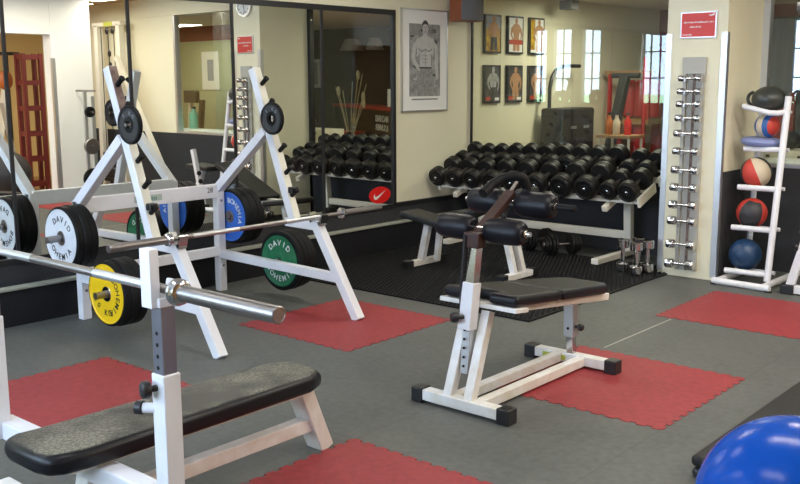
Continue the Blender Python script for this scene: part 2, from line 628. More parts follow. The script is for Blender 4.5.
# glass partition (window_1) between gym and neighbour room, pillar, right window (window_2)
w1 = MB()
w1.box((MX + 0.088, GY - 0.012, 0), (MX + 0.106, GY + 0.012, 2.5))
w1.box((-0.70, GY - 0.03, 0), (-0.65, GY + 0.03, 2.5))
w1.box((MX + 0.106, GY - 0.03, 0.78), (-0.70, GY + 0.03, 0.81))
w1o = struct(w1.build('window_1', BLACKFRAME))
MB().box((MX + 0.106, GY - 0.004, 0.81), (-0.70, GY + 0.004, 2.5)).build('pane', GLASS, w1o)
struct(MB().box((MX, GY - 0.03, 0), (-0.65, GY + 0.05, 0.78)).build('wall_back', CARPETWALL))
struct(MB().box((-3.24, GY - 0.04, 2.5), (6.2, GY + 0.06, 2.75)).build('trim_beam', CREAM))
struct(MB().box((-0.65, 3.35, 0), (-0.155, GY + 0.06, 2.75)).build('pillar', CREAM, bevel=0.004))
struct(MB().box((-0.155, 3.40, 0), (-0.143, GY - 0.03, 0.87)).build('trim_pillar_dado', CARPETWALL))
struct(MB().box((-0.155, GY - 0.03, 0), (5.0, GY + 0.06, 0.87)).build('wall_back_dado', CARPETWALL))
w2 = MB()
w2.box((-0.155, GY - 0.03, 0.87), (2.18, GY + 0.06, 0.90))
w2.box((-0.155, GY - 0.03, 0.90), (-0.10, GY + 0.05, 2.5))
w2.box((2.13, GY - 0.03, 0.90), (2.18, GY + 0.05, 2.5))
w2o = struct(w2.build('window_2', ALU))
MB().box((-0.10, GY - 0.004, 0.90), (2.13, GY + 0.004, 2.5)).build('pane', GLASS, w2o)
struct(MB().box((2.18, GY - 0.03, 0.87), (5.0, GY + 0.06, 2.5)).build('wall_back_plain', CREAM))
# pier and lintel of the opening to the side room
pr = MB().box((2.55, 2.45, 0), (2.77, 3.02, 2.75)).box((2.55, -1.5, 2.20), (2.77, 2.45, 2.75))
struct(pr.build('wall_opening_pier', OFFWHITE, bevel=0.006))
struct(MB().box((6.2, -5.4, 0), (6.3, 8.6, 2.75)).build('wall_right', YELLOWWALL))
struct(MB().box((2.4, -5.5, 0), (6.2, -5.4, 2.75)).build('wall_side_room', OFFWHITE))
# neighbour room
struct(MB().box((-1.2, 8.2, 0), (1.2, 8.4, 2.5)).box((1.2, 8.2, 0), (6.2, 8.4, 2.5)).build('wall_neighbour', DARKWALL))
struct(MB().box((-3.24, 8.2, 0), (-1.2, 8.4, 2.5)).build('wall_neighbour_red', DARKRED))
ps = MB().box((3.0, 6.0, 0), (6.2, 6.12, 2.26), 0).box((3.0, 5.99, 2.26), (6.2, 6.12, 2.5), 1)
struct(ps.build('wall_partition', [SAGE, DARKRED]))

# metal corner guards of the pillar and of the pier
def guard(x, y, sx, sy_, z0, z1, label):
    m = MB().box((x, y, z0), (x + sx * 0.045, y - sy_ * 0.004, z1)).box((x - sx * 0.004, y - sy_ * 0.004, z0), (x, y + sy_ * 0.045, z1))
    return tag(m.build('corner_guard', ALU, base=(x, y, z0)), label, 'corner guard', 'metal corner guards')


guard(-0.65, 3.35, 1, 1, 0.03, 1.95, 'tall metal corner guard on the pillar edge beside the dumbbell rack')
guard(-0.155, 3.35, -1, 1, 0.03, 1.95, 'tall metal corner guard on the pillar edge beside the ball stand')
guard(2.55, 2.45, 1, 1, 0.05, 1.90, 'metal corner guard on the doorway edge of the white pier, seen in the mirror')
guard(2.55, 3.02, 1, -1, 0.05, 1.40, 'metal corner guard on the far edge of the white pier, seen in the mirror')

# ceiling light fixtures, including the added last one
for i, (x, y) in enumerate(FIX):
    t = thing('ceiling_light', 'fluorescent ceiling light, the %s of the gym' % ORD[i], 'ceiling light', (x, y, 2.75), 'ceiling lights')
    MB().box((x - 0.62, y - 0.15, 2.70), (x + 0.62, y + 0.15, 2.75)).build('housing', OFFWHITE, t)
    MB().box((x - 0.6, y - 0.13, 2.69), (x + 0.6, y + 0.13, 2.70)).build('diffuser', TUBE, t)

# red floor tiles with jigsaw edges
def tile_outline(n=25, a=0.0085):
    pts = []
    cs = [((0, 0), (1, 0), (0, -1)), ((1, 0), (0, 1), (1, 0)), ((1, 1), (-1, 0), (0, 1)), ((0, 1), (0, -1), (-1, 0))]
    for (ox, oy), (dx, dy), (nx, ny) in cs:
        for i in range(n):
            s0, s1 = i / n, (i + 1) / n
            o = a if i % 2 == 0 else -a
            e = 0.004 if i % 2 == 0 else -0.004
            t0 = s0 - (e if i else -0.0)
            t1 = s1 + (e if i < n - 1 else 0.0)
            if i == 0:
                t0 = -a if True else 0
            if i == n - 1:
                t1 = 1 + a
            if i == 0:
                t0 = 0.0
                pts.append((ox + nx * a * 0, oy + ny * a * 0))
                pts.append((ox + dx * 0.012 + nx * o, oy + dy * 0.012 + ny * o))
            else:
                pts.append((ox + dx * t0 + nx * o, oy + dy * t0 + ny * o))
            if i == n - 1:
                pts.append((ox + dx * 0.988 + nx * o, oy + dy * 0.988 + ny * o))
            else:
                pts.append((ox + dx * t1 + nx * o, oy + dy * t1 + ny * o))
    return pts


TILES = [((-2, 0), 'red interlocking floor tile under the front leg of the squat rack'),
         ((0, 0), 'red interlocking floor tile under the rear foot of the roller bench'),
         ((-2, -2), 'red interlocking floor tile behind the pad of the black flat bench'),
         ((0, -2), 'red interlocking floor tile at the bottom edge by the flat bench leg'),
         ((0, 2), 'red interlocking floor tile in front of the ball stand'),
         ((2, 2), 'red interlocking floor tile by the white pier, seen in the mirror'),
         ((2, 0), 'red interlocking floor tile at the side room opening')]
for (tx, ty), lb_ in TILES:
    m = MB().prism(tile_outline(), (tx, ty, 0), (1, 0, 0), (0, 1, 0), 0.003)
    tag(m.build('floor_tile', REDTILE, base=(tx + .5, ty + .5, 0)), lb_, 'floor tile', 'red floor tiles')

struct(MB().box((0.118, 1.06, 0.0), (0.127, 1.97, 0.0012)).build('floor_marking', TRIM))

# black ribbed rubber mat under the dumbbell rack
def rubber_mat():
    t = thing('rubber_mat', 'large black ribbed rubber mat under the dumbbell rack', 'mat', (-1.8, 2.7, 0))
    MB().box((-3.075, 1.28, 0.0), (-0.56, 3.62, 0.012)).build('base_sheet', RUBBER, t, bevel=0.003)
    m = MB()
    nx, ny = 66, 62
    for i in range(nx):
        for j in range(ny):
            x = -3.06 + (i + 0.5 * (j % 2)) * 2.48 / nx + 0.012
            y = 1.292 + j * 2.31 / ny + 0.006
            a_, b_ = 0.0155, 0.0055
            vs = [(x - a_, y, 0.012), (x, y - b_ * 1.6, 0.012), (x + a_, y, 0.012), (x, y + b_ * 1.6, 0.012),
                  (x - a_ * 0.55, y, 0.019), (x, y - b_ * 0.7, 0.019), (x + a_ * 0.55, y, 0.019), (x, y + b_ * 0.7, 0.019)]
            m.add(vs, [(0, 1, 5, 4), (1, 2, 6, 5), (2, 3, 7, 6), (3, 0, 4, 7), (4, 5, 6, 7)])
    o = m.build('ribs', RUBBER, t)
    return t


rubber_mat()

# ================================================================== wall mirror
t = thing('wall_mirror', 'wide wall mirror with a black frame along the left wall', 'mirror', (MX, 0.5, 0.40))
Y0, Y1 = -3.0, 2.985
Z0, Z1 = 0.40, 2.215
ys = [-2.8, -1.83, -0.845, 0.085, 1.022, 1.992, 2.905]
for a, b in zip(ys[:-1], ys[1:]):
    MB().box((MX - 0.004, a, Z0), (MX, b, Z1)).build('mirror_pane', MIRROR, t)
for y in ys[1:-1]:
    MB().box((MX - 0.004, y - 0.012, Z0), (MX + 0.008, y + 0.012, Z1)).build('mullion', BLACKFRAME, t)
MB().box((MX - 0.006, ys[0] - 0.02, Z1 - 0.02), (MX + 0.02, ys[-1] + 0.022, Z1 + 0.025)).build('top_rail', BLACKFRAME, t)
MB().box((MX - 0.006, ys[0] - 0.02, Z0 - 0.01), (MX + 0.02, ys[-1] + 0.022, Z0 + 0.022)).build('bottom_rail', BLACKFRAME, t)
MB().box((MX - 0.006, ys[-1] - 0.012, Z0), (MX + 0.02, ys[-1] + 0.022, Z1)).build('side_rail', BLACKFRAME, t)
on_wall(t)

# oval sticker with a tick mark
def oval(n=40, a=0.148, b=0.080):
    return [(a * math.cos(2 * PI * i / n), b * math.sin(2 * PI * i / n)) for i in range(n)]


SWOOSH = [(-0.105, 0.002), (-0.098, -0.028), (-0.075, -0.043), (-0.045, -0.040), (0.0, -0.022), (0.115, 0.034), (-0.005, -0.004), (-0.050, -0.014), (-0.078, -0.010), (-0.085, 0.006), (-0.080, 0.022)]
t = thing('sticker', 'red oval sticker with a white swoosh at the mirror corner', 'sticker', (MX, 2.715, 0.525))
MB().prism(oval(), (MX + 0.0005, 2.715, 0.525), (0, 1, 0), (0, 0, 1), 0.0015).build('backing', NIKERED, t)
MB().prism(SWOOSH, (MX + 0.002, 2.71, 0.53), (0, 0.8, 0.1), (0, -0.05, 0.9), 0.001).build('swoosh', LETTERW, t)
on_wall(t)

# ================================================================== poster, loudspeaker, pictures
def figure(m, cx, base, s, mi, o, ux, uy, dep, mi2=None, arms=1):
    """flat standing muscular figure"""
    def P(pts, k=mi):
        m.prism([(cx + x * s, base + y * s) for x, y in pts], o, ux, uy, dep, k)
    P([(-.20, 0), (-.03, 0), (0, .34), (.03, 0), (.20, 0), (.19, .46), (-.19, .46)], mi2 if mi2 is not None else mi)
    P([(-.15, .46), (.15, .46), (.19, .62), (.27, .82), (.20, .92), (.07, .97), (-.07, .97), (-.20, .92), (-.27, .82), (-.19, .62)])
    P([(-.26, .86), (-.20, .72), (-.27, .58), (-.16, .40), (-.21, .36), (-.36, .58), (-.33, .78)])
    P([(.26, .86), (.20, .72), (.28, .58), (.24, .36), (.30, .35), (.37, .58), (.33, .78)])
    P([(0.085 * math.cos(a * PI / 8), 1.07 + 0.115 * math.sin(a * PI / 8)) for a in range(16)])


PY = -0.072
t = thing('framed_poster', 'large framed black and white poster of a standing bare chested man', 'poster', (MX, 3.36, 1.29))
y0, y1, z0, z1 = 3.022, 3.708, 1.295, 2.27
fr = MB()
for lo, hi in (((y0, z0), (y1, z0 + .012)), ((y0, z1 - .012), (y1, z1)), ((y0, z0), (y0 + .012, z1)), ((y1 - .012, z0), (y1, z1))):
    fr.box((MX - 0.012, lo[0], lo[1]), (MX + 0.012, hi[0], hi[1]))
fr.build('frame', ALU, t)
MB().box((MX - 0.012, y0 + .01, z0 + .01), (MX + 0.004, y1 - .01, z1 - .01)).build('mount', PAPER, t)
m = MB()
O, UX, UY = (MX + 0.004, PY, 0), (0, 1, 0), (0, 0, 1)
PB = mat('print_background', (0.13, 0.13, 0.13), 0.7, noise=(11, 0.22, (0.42, 0.42, 0.41)))
PS = mat('print_skin_grey', (0.56, 0.55, 0.54), 0.7, noise=(9, 0.25, (0.40, 0.40, 0.39)))
PJ = mat('print_jeans_grey', (0.16, 0.16, 0.16), 0.7, noise=(30, 0.2, (0.34, 0.34, 0.33)))
m.prism([(3.205, 1.44), (3.665, 1.44), (3.665, 2.13), (3.205, 2.13)], O, UX, UY, 0.001, 0)
for i in range(30):
    bx, bz = random.uniform(3.21, 3.60), random.uniform(1.46, 2.08)
    bw, bh = random.uniform(.03, .065), random.uniform(.012, .04)
    m.prism([(bx, bz), (bx + bw, bz), (bx + bw, bz + bh), (bx, bz + bh)], O, UX, UY, 0.0012, random.choice((1, 2, 3)))
cx_, b0, q = 3.44, 1.445, 0.56


def ink(pts, k, d, mir=False):
    for sx in ((-1, 1) if mir else (1,)):
        m.prism([(cx_ + sx * x * q, b0 + y * q) for x, y in pts], O, UX, UY, d, k)


ink([(-.20, 0), (-.23, .20), (-.19, .42), (-.165, .50), (.165, .50), (.19, .42), (.23, .20), (.20, 0)], 5, .0015)                       # jeans
ink([(-.155, .49), (.155, .49), (.19, .66), (.27, .86), (.22, .97), (.08, 1.02), (-.08, 1.02), (-.22, .97), (-.27, .86), (-.19, .66)], 4, .0018)   # torso
ink([(.24, .94), (.32, .86), (.34, .70), (.345, .52), (.36, .30), (.30, .26), (.275, .45), (.25, .62), (.215, .78)], 4, .0018)          # right arm
ink([(-.24, .94), (-.33, .84), (-.37, .68), (-.33, .56), (-.20, .44), (-.13, .42), (-.14, .48), (-.25, .60), (-.27, .70), (-.22, .80)], 4, .0018)  # left arm, hand on hip
ink([(-.055, .99), (-.05, 1.10), (.05, 1.10), (.055, .99)], 4, .0019)
ink([(.078 * math.sin(a * PI / 9), 1.15 + .105 * math.cos(a * PI / 9)) for a in range(18)], 4, .0019)
ink([(-.085, 1.16), (-.075, 1.24), (-.03, 1.285), (.03, 1.285), (.075, 1.24), (.085, 1.16), (.06, 1.21), (0, 1.225), (-.06, 1.21)], 2, .0023)   # hair
ink([(.015, 1.165), (.05, 1.168), (.05, 1.178), (.015, 1.176)], 2, .0023, True)                                                        # eyes
ink([(-.028, 1.085), (.028, 1.085), (.024, 1.095), (-.024, 1.095)], 2, .0023)
ink([(-.010, 1.115), (.014, 1.115), (.004, 1.16)], 1, .0022)
ink([(.008, .815), (.02, .775), (.10, .745), (.19, .80), (.175, .815), (.10, .77), (.03, .795)], 1, .0022, True)                        # chest
ink([(-.006, .50), (.006, .50), (.006, .80), (-.006, .80)], 1, .0022)
for yy in (.56, .62, .68):
    ink([(.008, yy), (.075, yy + .012), (.075, yy + .020), (.008, yy + .009)], 1, .0022, True)
ink([(.15, .52), (.165, .52), (.185, .68), (.14, .73), (.155, .65)], 1, .0022, True)
ink([(.225, .80), (.25, .62), (.262, .62), (.24, .83)], 1, .0022, True)
ink([(-.165, .465), (.165, .465), (.165, .495), (-.165, .495)], 2, .0020)                                                               # belt
m.prism([(3.24, 1.405), (3.63, 1.405), (3.63, 1.418), (3.24, 1.418)], O, UX, UY, 0.001, 1)
m.build('print', [PB, mat('print_shading_grey', (0.20, 0.20, 0.20), 0.7), G4, G2, PS, PJ], t)
on_wall(t)

t = thing('loudspeaker', 'wooden sided loudspeaker with grey front high on the corner', 'loudspeaker', (-3.0, 3.8, 2.16))
SPK = [(-3.205, 3.70), (-3.02, 3.655), (-2.965, 3.93), (-3.16, 3.98)]
MB().box((MX - 0.012, 3.80, 2.28), (-3.15, 3.88, 2.38)).build('bracket', BLACKP, t)
MB().prism(SPK, (0, 0, 2.165), (1, 0, 0), (0, 1, 0), 0.36).build('cabinet', WOODRED, t, bevel=0.006)
FRO, FRX = V3((-3.0195, 3.658, 2.17)), V3((0.054, 0.270, 0))
gp = []
for i in range(13):
    q = i / 12
    gp.append((q, 0.045 * math.sin(PI * q) + 0.012))
gp += [(1, -0.004), (0, -0.004)]
fx = FRX.normalized()
fn = V3((fx.y, -fx.x, 0))
MB().prism([(a * FRX.length, b) for a, b in gp], FRO, fx, fn, -0.35 if fx.cross(fn).z < 0 else 0.35).build('grille', SPKGREY, t)
on_wall(t)


FR_TXT = ['yellow and dark print', 'white print with a red band', 'yellow edged print', 'dark print', 'dark busy print', 'dark print cut by glare']
for i in range(6):
    c, r = i % 3, i // 3
    y0 = 4.310 + c * 0.408
    z1 = 2.272 - r * 0.522
    z0 = z1 - 0.40
    t = thing('framed_picture', 'black framed bodybuilding picture, %s from the pillar side corner in the %s row behind the glass' % (['farthest left', 'middle', 'farthest right'][c], ['upper', 'lower'][r]), 'picture', (MX, y0 + .145, z0), 'bodybuilding pictures behind the glass')
    t['label'] = '%s picture of %s row behind the glass, %s' % (['left', 'middle', 'right'][c], ['upper', 'lower'][r], FR_TXT[i])
    fr = MB().box((MX - 0.012, y0, z0), (MX + 0.018, y0 + 0.285, z1))
    fr.build('frame', BLACKFRAME, t)
    m = MB()
    O = (MX + 0.0181, 0, 0)
    bgi = [1, 0, 0, 2, 2, 2][i]
    m.prism([(y0 + .02, z0 + .02), (y0 + .265, z0 + .02), (y0 + .265, z1 - .02), (y0 + .02, z1 - .02)], O, UX, UY, 0.001, bgi)
    if i in (0,):
        m.prism([(y0 + .02, z0 + .25), (y0 + .265, z0 + .25), (y0 + .265, z1 - .02), (y0 + .02, z1 - .02)], O, UX, UY, 0.0015, 4)
    if i == 2:
        m.prism([(y0 + .02, z0 + .05), (y0 + .10, z0 + .05), (y0 + .10, z1 - .02), (y0 + .02, z1 - .02)], O, UX, UY, 0.0015, 1)
    figure(m, y0 + .15 + (.03 if i == 2 else 0), z0 + .03, 0.30, 3, O, UX, UY, 0.002, 5 if i in (0, 3) else 3)
    if i == 1:
        m.prism([(y0 + .02, z0 + .10), (y0 + .265, z0 + .10), (y0 + .265, z0 + .15), (y0 + .02, z0 + .15)], O, UX, UY, 0.0025, 6)
    if i >= 3:
        m.prism([(y0 + .02, z0 + .03), (y0 + .10, z0 + .03), (y0 + .10, z0 + .07), (y0 + .02, z0 + .07)], O, UX, UY, 0.0025, 6)
        m.prism([(y0 + .18, z0 + .03), (y0 + .255, z0 + .03), (y0 + .255, z0 + .06), (y0 + .18, z0 + .06)], O, UX, UY, 0.0025, 0)
    m.build('print', [PAPER, PYEL, PBLK, SKIN if i != 3 else G3, PBLU, PBLK, PRED], t)
    on_wall(t)

# ================================================================== pillar: sign, clock, chrome dumbbell rack
t = thing('wall_sign', 'red framed sign with white lettering on the cream pillar', 'sign', (-0.385, 3.35, 1.91))
MB().box((-0.535, 3.335, 1.91), (-0.238, 3.351, 2.115)).build('frame', ALU, t, bevel=0.003)
MB().box((-0.523, 3.333, 1.922), (-0.25, 3.3352, 2.103)).build('panel', SIGNRED, t)
m = MB()
rs = random.Random(3)
for x0, x1, z, h in ((-0.505, -0.268, 2.032, 0.010), (-0.455, -0.365, 1.997, 0.010), (-0.510, -0.435, 1.938, 0.008)):
    x = x0
    while x < x1:
        wd = rs.uniform(0.004, 0.008)
        hh = h * rs.choice((0.75, 0.75, 1.0, 1.25))
        m.box((x, 3.3322, z - h / 2), (x + wd, 3.3331, z - h / 2 + hh))
        x += wd + rs.choice((0.0015, 0.0015, 0.0015, 0.006))
m.build('lettering', LETTERW, t)
MB().prism([(-.025, 0), (.0, -.008), (.022, -.002), (.028, .022), (.012, .006), (-.002, .003)], (-0.283, 3.3329, 2.083), (1, 0, 0), (0, 0, 1), 0.0008).build('emblem', LETTERW, t)

t = thing('wall_clock', 'round white wall clock above the red sign, seen in the mirror', 'clock', (-0.66, 3.35, 2.33))
t.location = (-0.42, 3.35, 2.33)
cc = V3((-0.40, 3.35, 2.46))
MB().lathe([(0.125, 0), (0.135, 0.01), (0.135, 0.035), (0.118, 0.035), (0.118, 0.028)], cc, (0, -1, 0), 40).build('case', ALU, t)
MB().lathe([(0.118, 0.026), (0.118, 0.029)], cc, (0, -1, 0), 40).build('dial', PAPER, t)
m = MB()
for h in range(12):
    a = h * PI / 6
    d = V3((math.sin(a), 0, math.cos(a)))
    m.beam(cc + V3((0, -0.030, 0)) + d * 0.085, cc + V3((0, -0.030, 0)) + d * 0.105, 0.003, 0.008, (0, 1, 0))
m.build('hour_marks', LETTERK, t)
for a, L in ((0.6, 0.07), (3.4, 0.095)):
    d = V3((math.sin(a), 0, math.cos(a)))
    MB().beam(cc + V3((0, -0.033, 0)), cc + V3((0, -0.033, 0)) + d * L, 0.002, 0.008, (0, 1, 0)).build('hand', LETTERK, t)

CZ = [1.60, 1.50, 1.40, 1.29, 1.17, 1.03, 0.88, 0.74, 0.60, 0.47, 0.28, 0.12]
t = thing('dumbbell_tree', 'grey wall rack of chrome dumbbells on the pillar front', 'dumbbell rack', (-0.39, 3.35, 0.05))
RAILG = mat('grey_rail_paint', (0.42, 0.41, 0.37), 0.5)
MB().box((-0.495, 3.322, 1.635), (-0.305, 3.351, 1.765)).build('header_plate', RAILG, t, bevel=0.003)
MB().box((-0.455, 3.343, 0.06), (-0.345, 3.351, 1.64)).build('back_plate', RAILG, t)
for x in (-0.475, -0.325):
    MB().box((x - 0.013, 3.325, 0.06), (x + 0.013, 3.351, 1.64)).build('rail', RAILG, t)
MB().box((-0.41, 3.335, 0.06), (-0.39, 3.351, 1.64)).build('rail', PEEL, t)
for z in CZ:
    for x in (-0.445, -0.345):
        MB().box((x - 0.008, 3.262, z - 0.023), (x + 0.008, 3.34, z - 0.013)).box((x - 0.008, 3.262, z - 0.014), (x + 0.008, 3.268, z + 0.004)).build('hook', ALU, t)


def chrome_db(axis, L, r, hr, label, group, loc):
    """small chrome dumbbell: rounded drum heads on a waisted grip"""
    t = thing('chrome_dumbbell', label, 'dumbbell', loc, group)
    a = V3(axis)
    hl = L * 0.27
    for s in (-1, 1):
        c = V3(loc) + a * s * (L / 2 - hl)
        MB().lathe([(hr * .55, -0.008), (r * .86, 0.0), (r, 0.008), (r, hl - 0.010), (r * .86, hl - 0.003), (r * .45, hl)], c, a * s, 20).build('head', CHROME, t)
    g = L / 2 - hl
    MB().lathe([(hr, -g), (hr * 1.15, 0), (hr, g)], loc, a, 14).build('handle', CHROME, t)
    return t


for i, z in enumerate(CZ):
    q = i / 11
    L = 0.195 + 0.05 * q
    r = 0.026 + 0.013 * q
    chrome_db((1, 0, 0), L, r, 0.010, 'chrome dumbbell on the pillar rack, %s row from the top' % ORD[i], 'chrome dumbbells on the pillar', (-0.405 - 0.004 * i / 3, 3.318 - r - 0.021 + .004, z))
for i, (x, y, lb_) in enumerate([(-0.87, 3.16, 'farthest left'), (-0.80, 3.30, 'behind and between the front pair'), (-0.715, 3.09, 'front right'), (-0.69, 3.24, 'back right, nearest the pillar')]):
    chrome_db((0, 0, 1), 0.275, 0.052, 0.016, 'upright chrome dumbbell on the rubber mat, %s' % lb_, 'chrome dumbbells standing on the mat', (x, y, 0.019 + 0.1375))

# ================================================================== dumbbell rack with two sloping tiers
TILT = math.radians(20)
t = thing('dumbbell_rack', 'long ivory dumbbell rack with two sloping tiers by the glass', 'dumbbell rack', (-2.0, 3.75, 0))
ct, st = math.cos(TILT), math.sin(TILT)
T1 = V3((0, 3.53, 0.697))
T2 = V3((0, 3.905, 0.846))
for x in (-2.82, -1.19):
    MB().beam((x, 3.26, 0.045), (x, 4.05, 0.045), 0.07, 0.05, (1, 0, 0)).build('foot', IVORY, t, bevel=0.006)
    MB().beam((x, 3.88, 0.06), (x, 3.84, 0.64), 0.07, 0.07, (1, 0, 0)).build('upright', IVORY, t, bevel=0.006)
    MB().beam((x, 3.40, 0.488), (x, 4.02, 0.488 + 0.62 * st / ct), 0.05, 0.05, (1, 0, 0)).build('tilt_arm', IVORY, t, bevel=0.005)
MB().beam((-2.82, 3.88, 0.20), (-1.19, 3.88, 0.20), 0.07, 0.05, (0, 0, 1)).build('crossbar', IVORY, t, bevel=0.005)
for T in (T1, T2):
    for s in (-0.10, 0.12):
        c = T + V3((0, s * ct, s * st)) + V3((0, st, -ct)) * 0.098
        MB().beam((-3.02, c.y, c.z), (-0.88, c.y, c.z), 0.070, 0.024, (0, ct, st)).build('tray_rail', IVORY, t, bevel=0.004)
    for x in (-3.025, -0.875):
        c = T + V3((0, st, -ct)) * 0.085
        MB().beam((x, c.y - 0.16 * ct, c.z - 0.16 * st), (x, c.y + 0.16 * ct, c.z + 0.16 * st), 0.02, 0.085, (1, 0, 0)).build('end_plate', IVORY, t)


def black_db(loc, label, group):
    """round-headed black urethane dumbbell along its local Y, head radius 0.09"""
    t = thing('dumbbell', label, 'dumbbell', loc, group)
    for s in (-1, 1):
        c = V3(loc) + V3((0, s * 0.075, 0))
        h = MB().lathe([(0.055, 0), (0.084, 0.004), (0.090, 0.012), (0.090, 0.028), (0.0885, 0.031), (0.090, 0.034), (0.090, 0.054), (0.0885, 0.057), (0.090, 0.060), (0.090, 0.082), (0.082, 0.096), (0.070, 0.100), (0.066, 0.092), (0.036, 0.092), (0.034, 0.096), (0.020, 0.096)], c, (0, s, 0), 28).build('head', URETHANE, t)
        MB().lathe([(0.016, 0.094), (0.016, 0.100), (0.010, 0.104)], c, (0, s, 0), 12).build('end_bolt', CHROME, h)
    MB().lathe([(0.017, -0.088), (0.019, 0), (0.017, 0.088)], loc, (0, 1, 0), 14).build('handle', STEEL, t)
    return t


X1 = [-3.03, -2.82, -2.61, -2.38, -2.14, -1.88, -1.61, -1.36, -1.155, -0.97]
R1 = [.088, .088, .088, .092, .094, .094, .105, .104, .080, .086]
X2 = [-3.02, -2.85, -2.69, -2.52, -2.345, -2.16, -1.965, -1.785, -1.60, -1.40, -1.17, -1.0]
R2 = [.080, .076, .078, .082, .084, .086, .088, .088, .088, .092, .083, .080]
proto = None
for tier, (T, XS, RS) in enumerate(((T1, X1, R1), (T2, X2, R2))):
    for i, x in enumerate(XS):
        lb_ = 'black round headed dumbbell, %s from the poster wall on the %s tier' % (ORD[i], ['front lower', 'back upper'][tier])
        g = 'black dumbbells on the %s tier' % ['front lower', 'back upper'][tier]
        s = RS[i] / 0.09
        s = min(s * 1.06, 1.18)
        loc = (x, T.y, T.z + (0.09 * min(RS[i] / 0.09 * 1.06, 1.18) - 0.09) * ct + 0.006)
        if proto is None:
            proto = black_db(loc, lb_, g)
            proto.rotation_euler = (TILT, 0, 0)
            proto.scale = (s, s, s)
        else:
            dup(proto, loc, lb_, g, (TILT, 0, 0), s)

# two plate-loaded dumbbells on the mat
def loaded_db(loc, rz, label):
    t = thing('plate_dumbbell', label, 'dumbbell', loc, 'plate loaded dumbbells on the mat')
    ax = V3((1, 0, 0))
    MB().tube(V3(loc) - ax * 0.19, V3(loc) + ax * 0.19, 0.013, 12).build('handle', STEEL, t)
    for s in (-1, 1):
        for k_, (r, h0) in enumerate(((0.098, 0.07), (0.098, 0.098), (0.080, 0.126), (0.062, 0.150))):
            MB().lathe([(r * .5, 0), (r * .93, 0.0), (r, 0.006), (r, 0.019), (r * .93, 0.024), (r * .5, 0.020)], V3(loc) + ax * s * h0, ax * s, 24).build('plate', URETHANE, t)
        MB().lathe([(0.03, 0), (0.03, 0.012)], V3(loc) + ax * s * 0.174, ax * s, 8).build('collar_nut', STEEL, t)
    t.rotation_euler = (0, 0, rz)
    return t


loaded_db((-1.98, 3.60, 0.098 + .019), math.radians(70), 'black plate loaded dumbbell on the mat, nearer the poster wall')
loaded_db((-1.66, 3.50, 0.098 + .019), math.radians(55), 'black plate loaded dumbbell on the mat, nearer the rack foot')

# ================================================================== bench on the mat
t = thing('incline_bench', 'low white framed incline bench with black pads on the rubber mat', 'bench', (-1.8, 2.35, 0.012))
for x, nm in ((-2.34, 0), (-1.37, 1)):
    MB().beam((x, 2.14, 0.047), (x, 2.56, 0.047), 0.06, 0.05, (1, 0, 0)).build('foot', WORNWHITE, t, bevel=0.005)
    for yy in (2.13, 2.57):
        MB().box((x - 0.037, yy - 0.04, 0.014), (x + 0.037, yy + 0.04, 0.08)).build('foot_cap', BLACKP, t, bevel=0.006)
MB().beam((-2.34, 2.31, 0.06), (-2.26, 2.31, 0.40), 0.05, 0.06, (0, 1, 0)).build('leg', WORNWHITE, t, bevel=0.005)
MB().beam((-2.24, 2.40, 0.06), (-2.20, 2.40, 0.40), 0.04, 0.05, (0, 1, 0)).build('leg', WORNWHITE, t, bevel=0.005)
MB().beam((-1.37, 2.30, 0.06), (-1.47, 2.30, 0.42), 0.05, 0.05, (0, 1, 0)).build('leg', WORNWHITE, t, bevel=0.005)
MB().beam((-1.37, 2.42, 0.06), (-1.47, 2.42, 0.42), 0.05, 0.05, (0, 1, 0)).build('leg', WORNWHITE, t, bevel=0.005)
MB().beam((-2.34, 2.35, 0.41), (-1.40, 2.35, 0.385), 0.06, 0.06, (0, 1, 0)).build('frame_rail', WORNWHITE, t, bevel=0.005)
MB().beam((-2.52, 2.35, 0.455), (-2.02, 2.35, 0.385), 0.26, 0.055, (0, 1, 0)).build('seat', DULLVINYL, t, bevel=0.018, seg=3)
MB().beam((-1.99, 2.35, 0.43), (-1.27, 2.35, 0.74), 0.28, 0.055, (0, 1, 0)).build('backrest', DULLVINYL, t, bevel=0.018, seg=3)
MB().beam((-1.55, 2.35, 0.40), (-1.48, 2.35, 0.60), 0.03, 0.03, (0, 1, 0)).build('strut', CHROME, t)

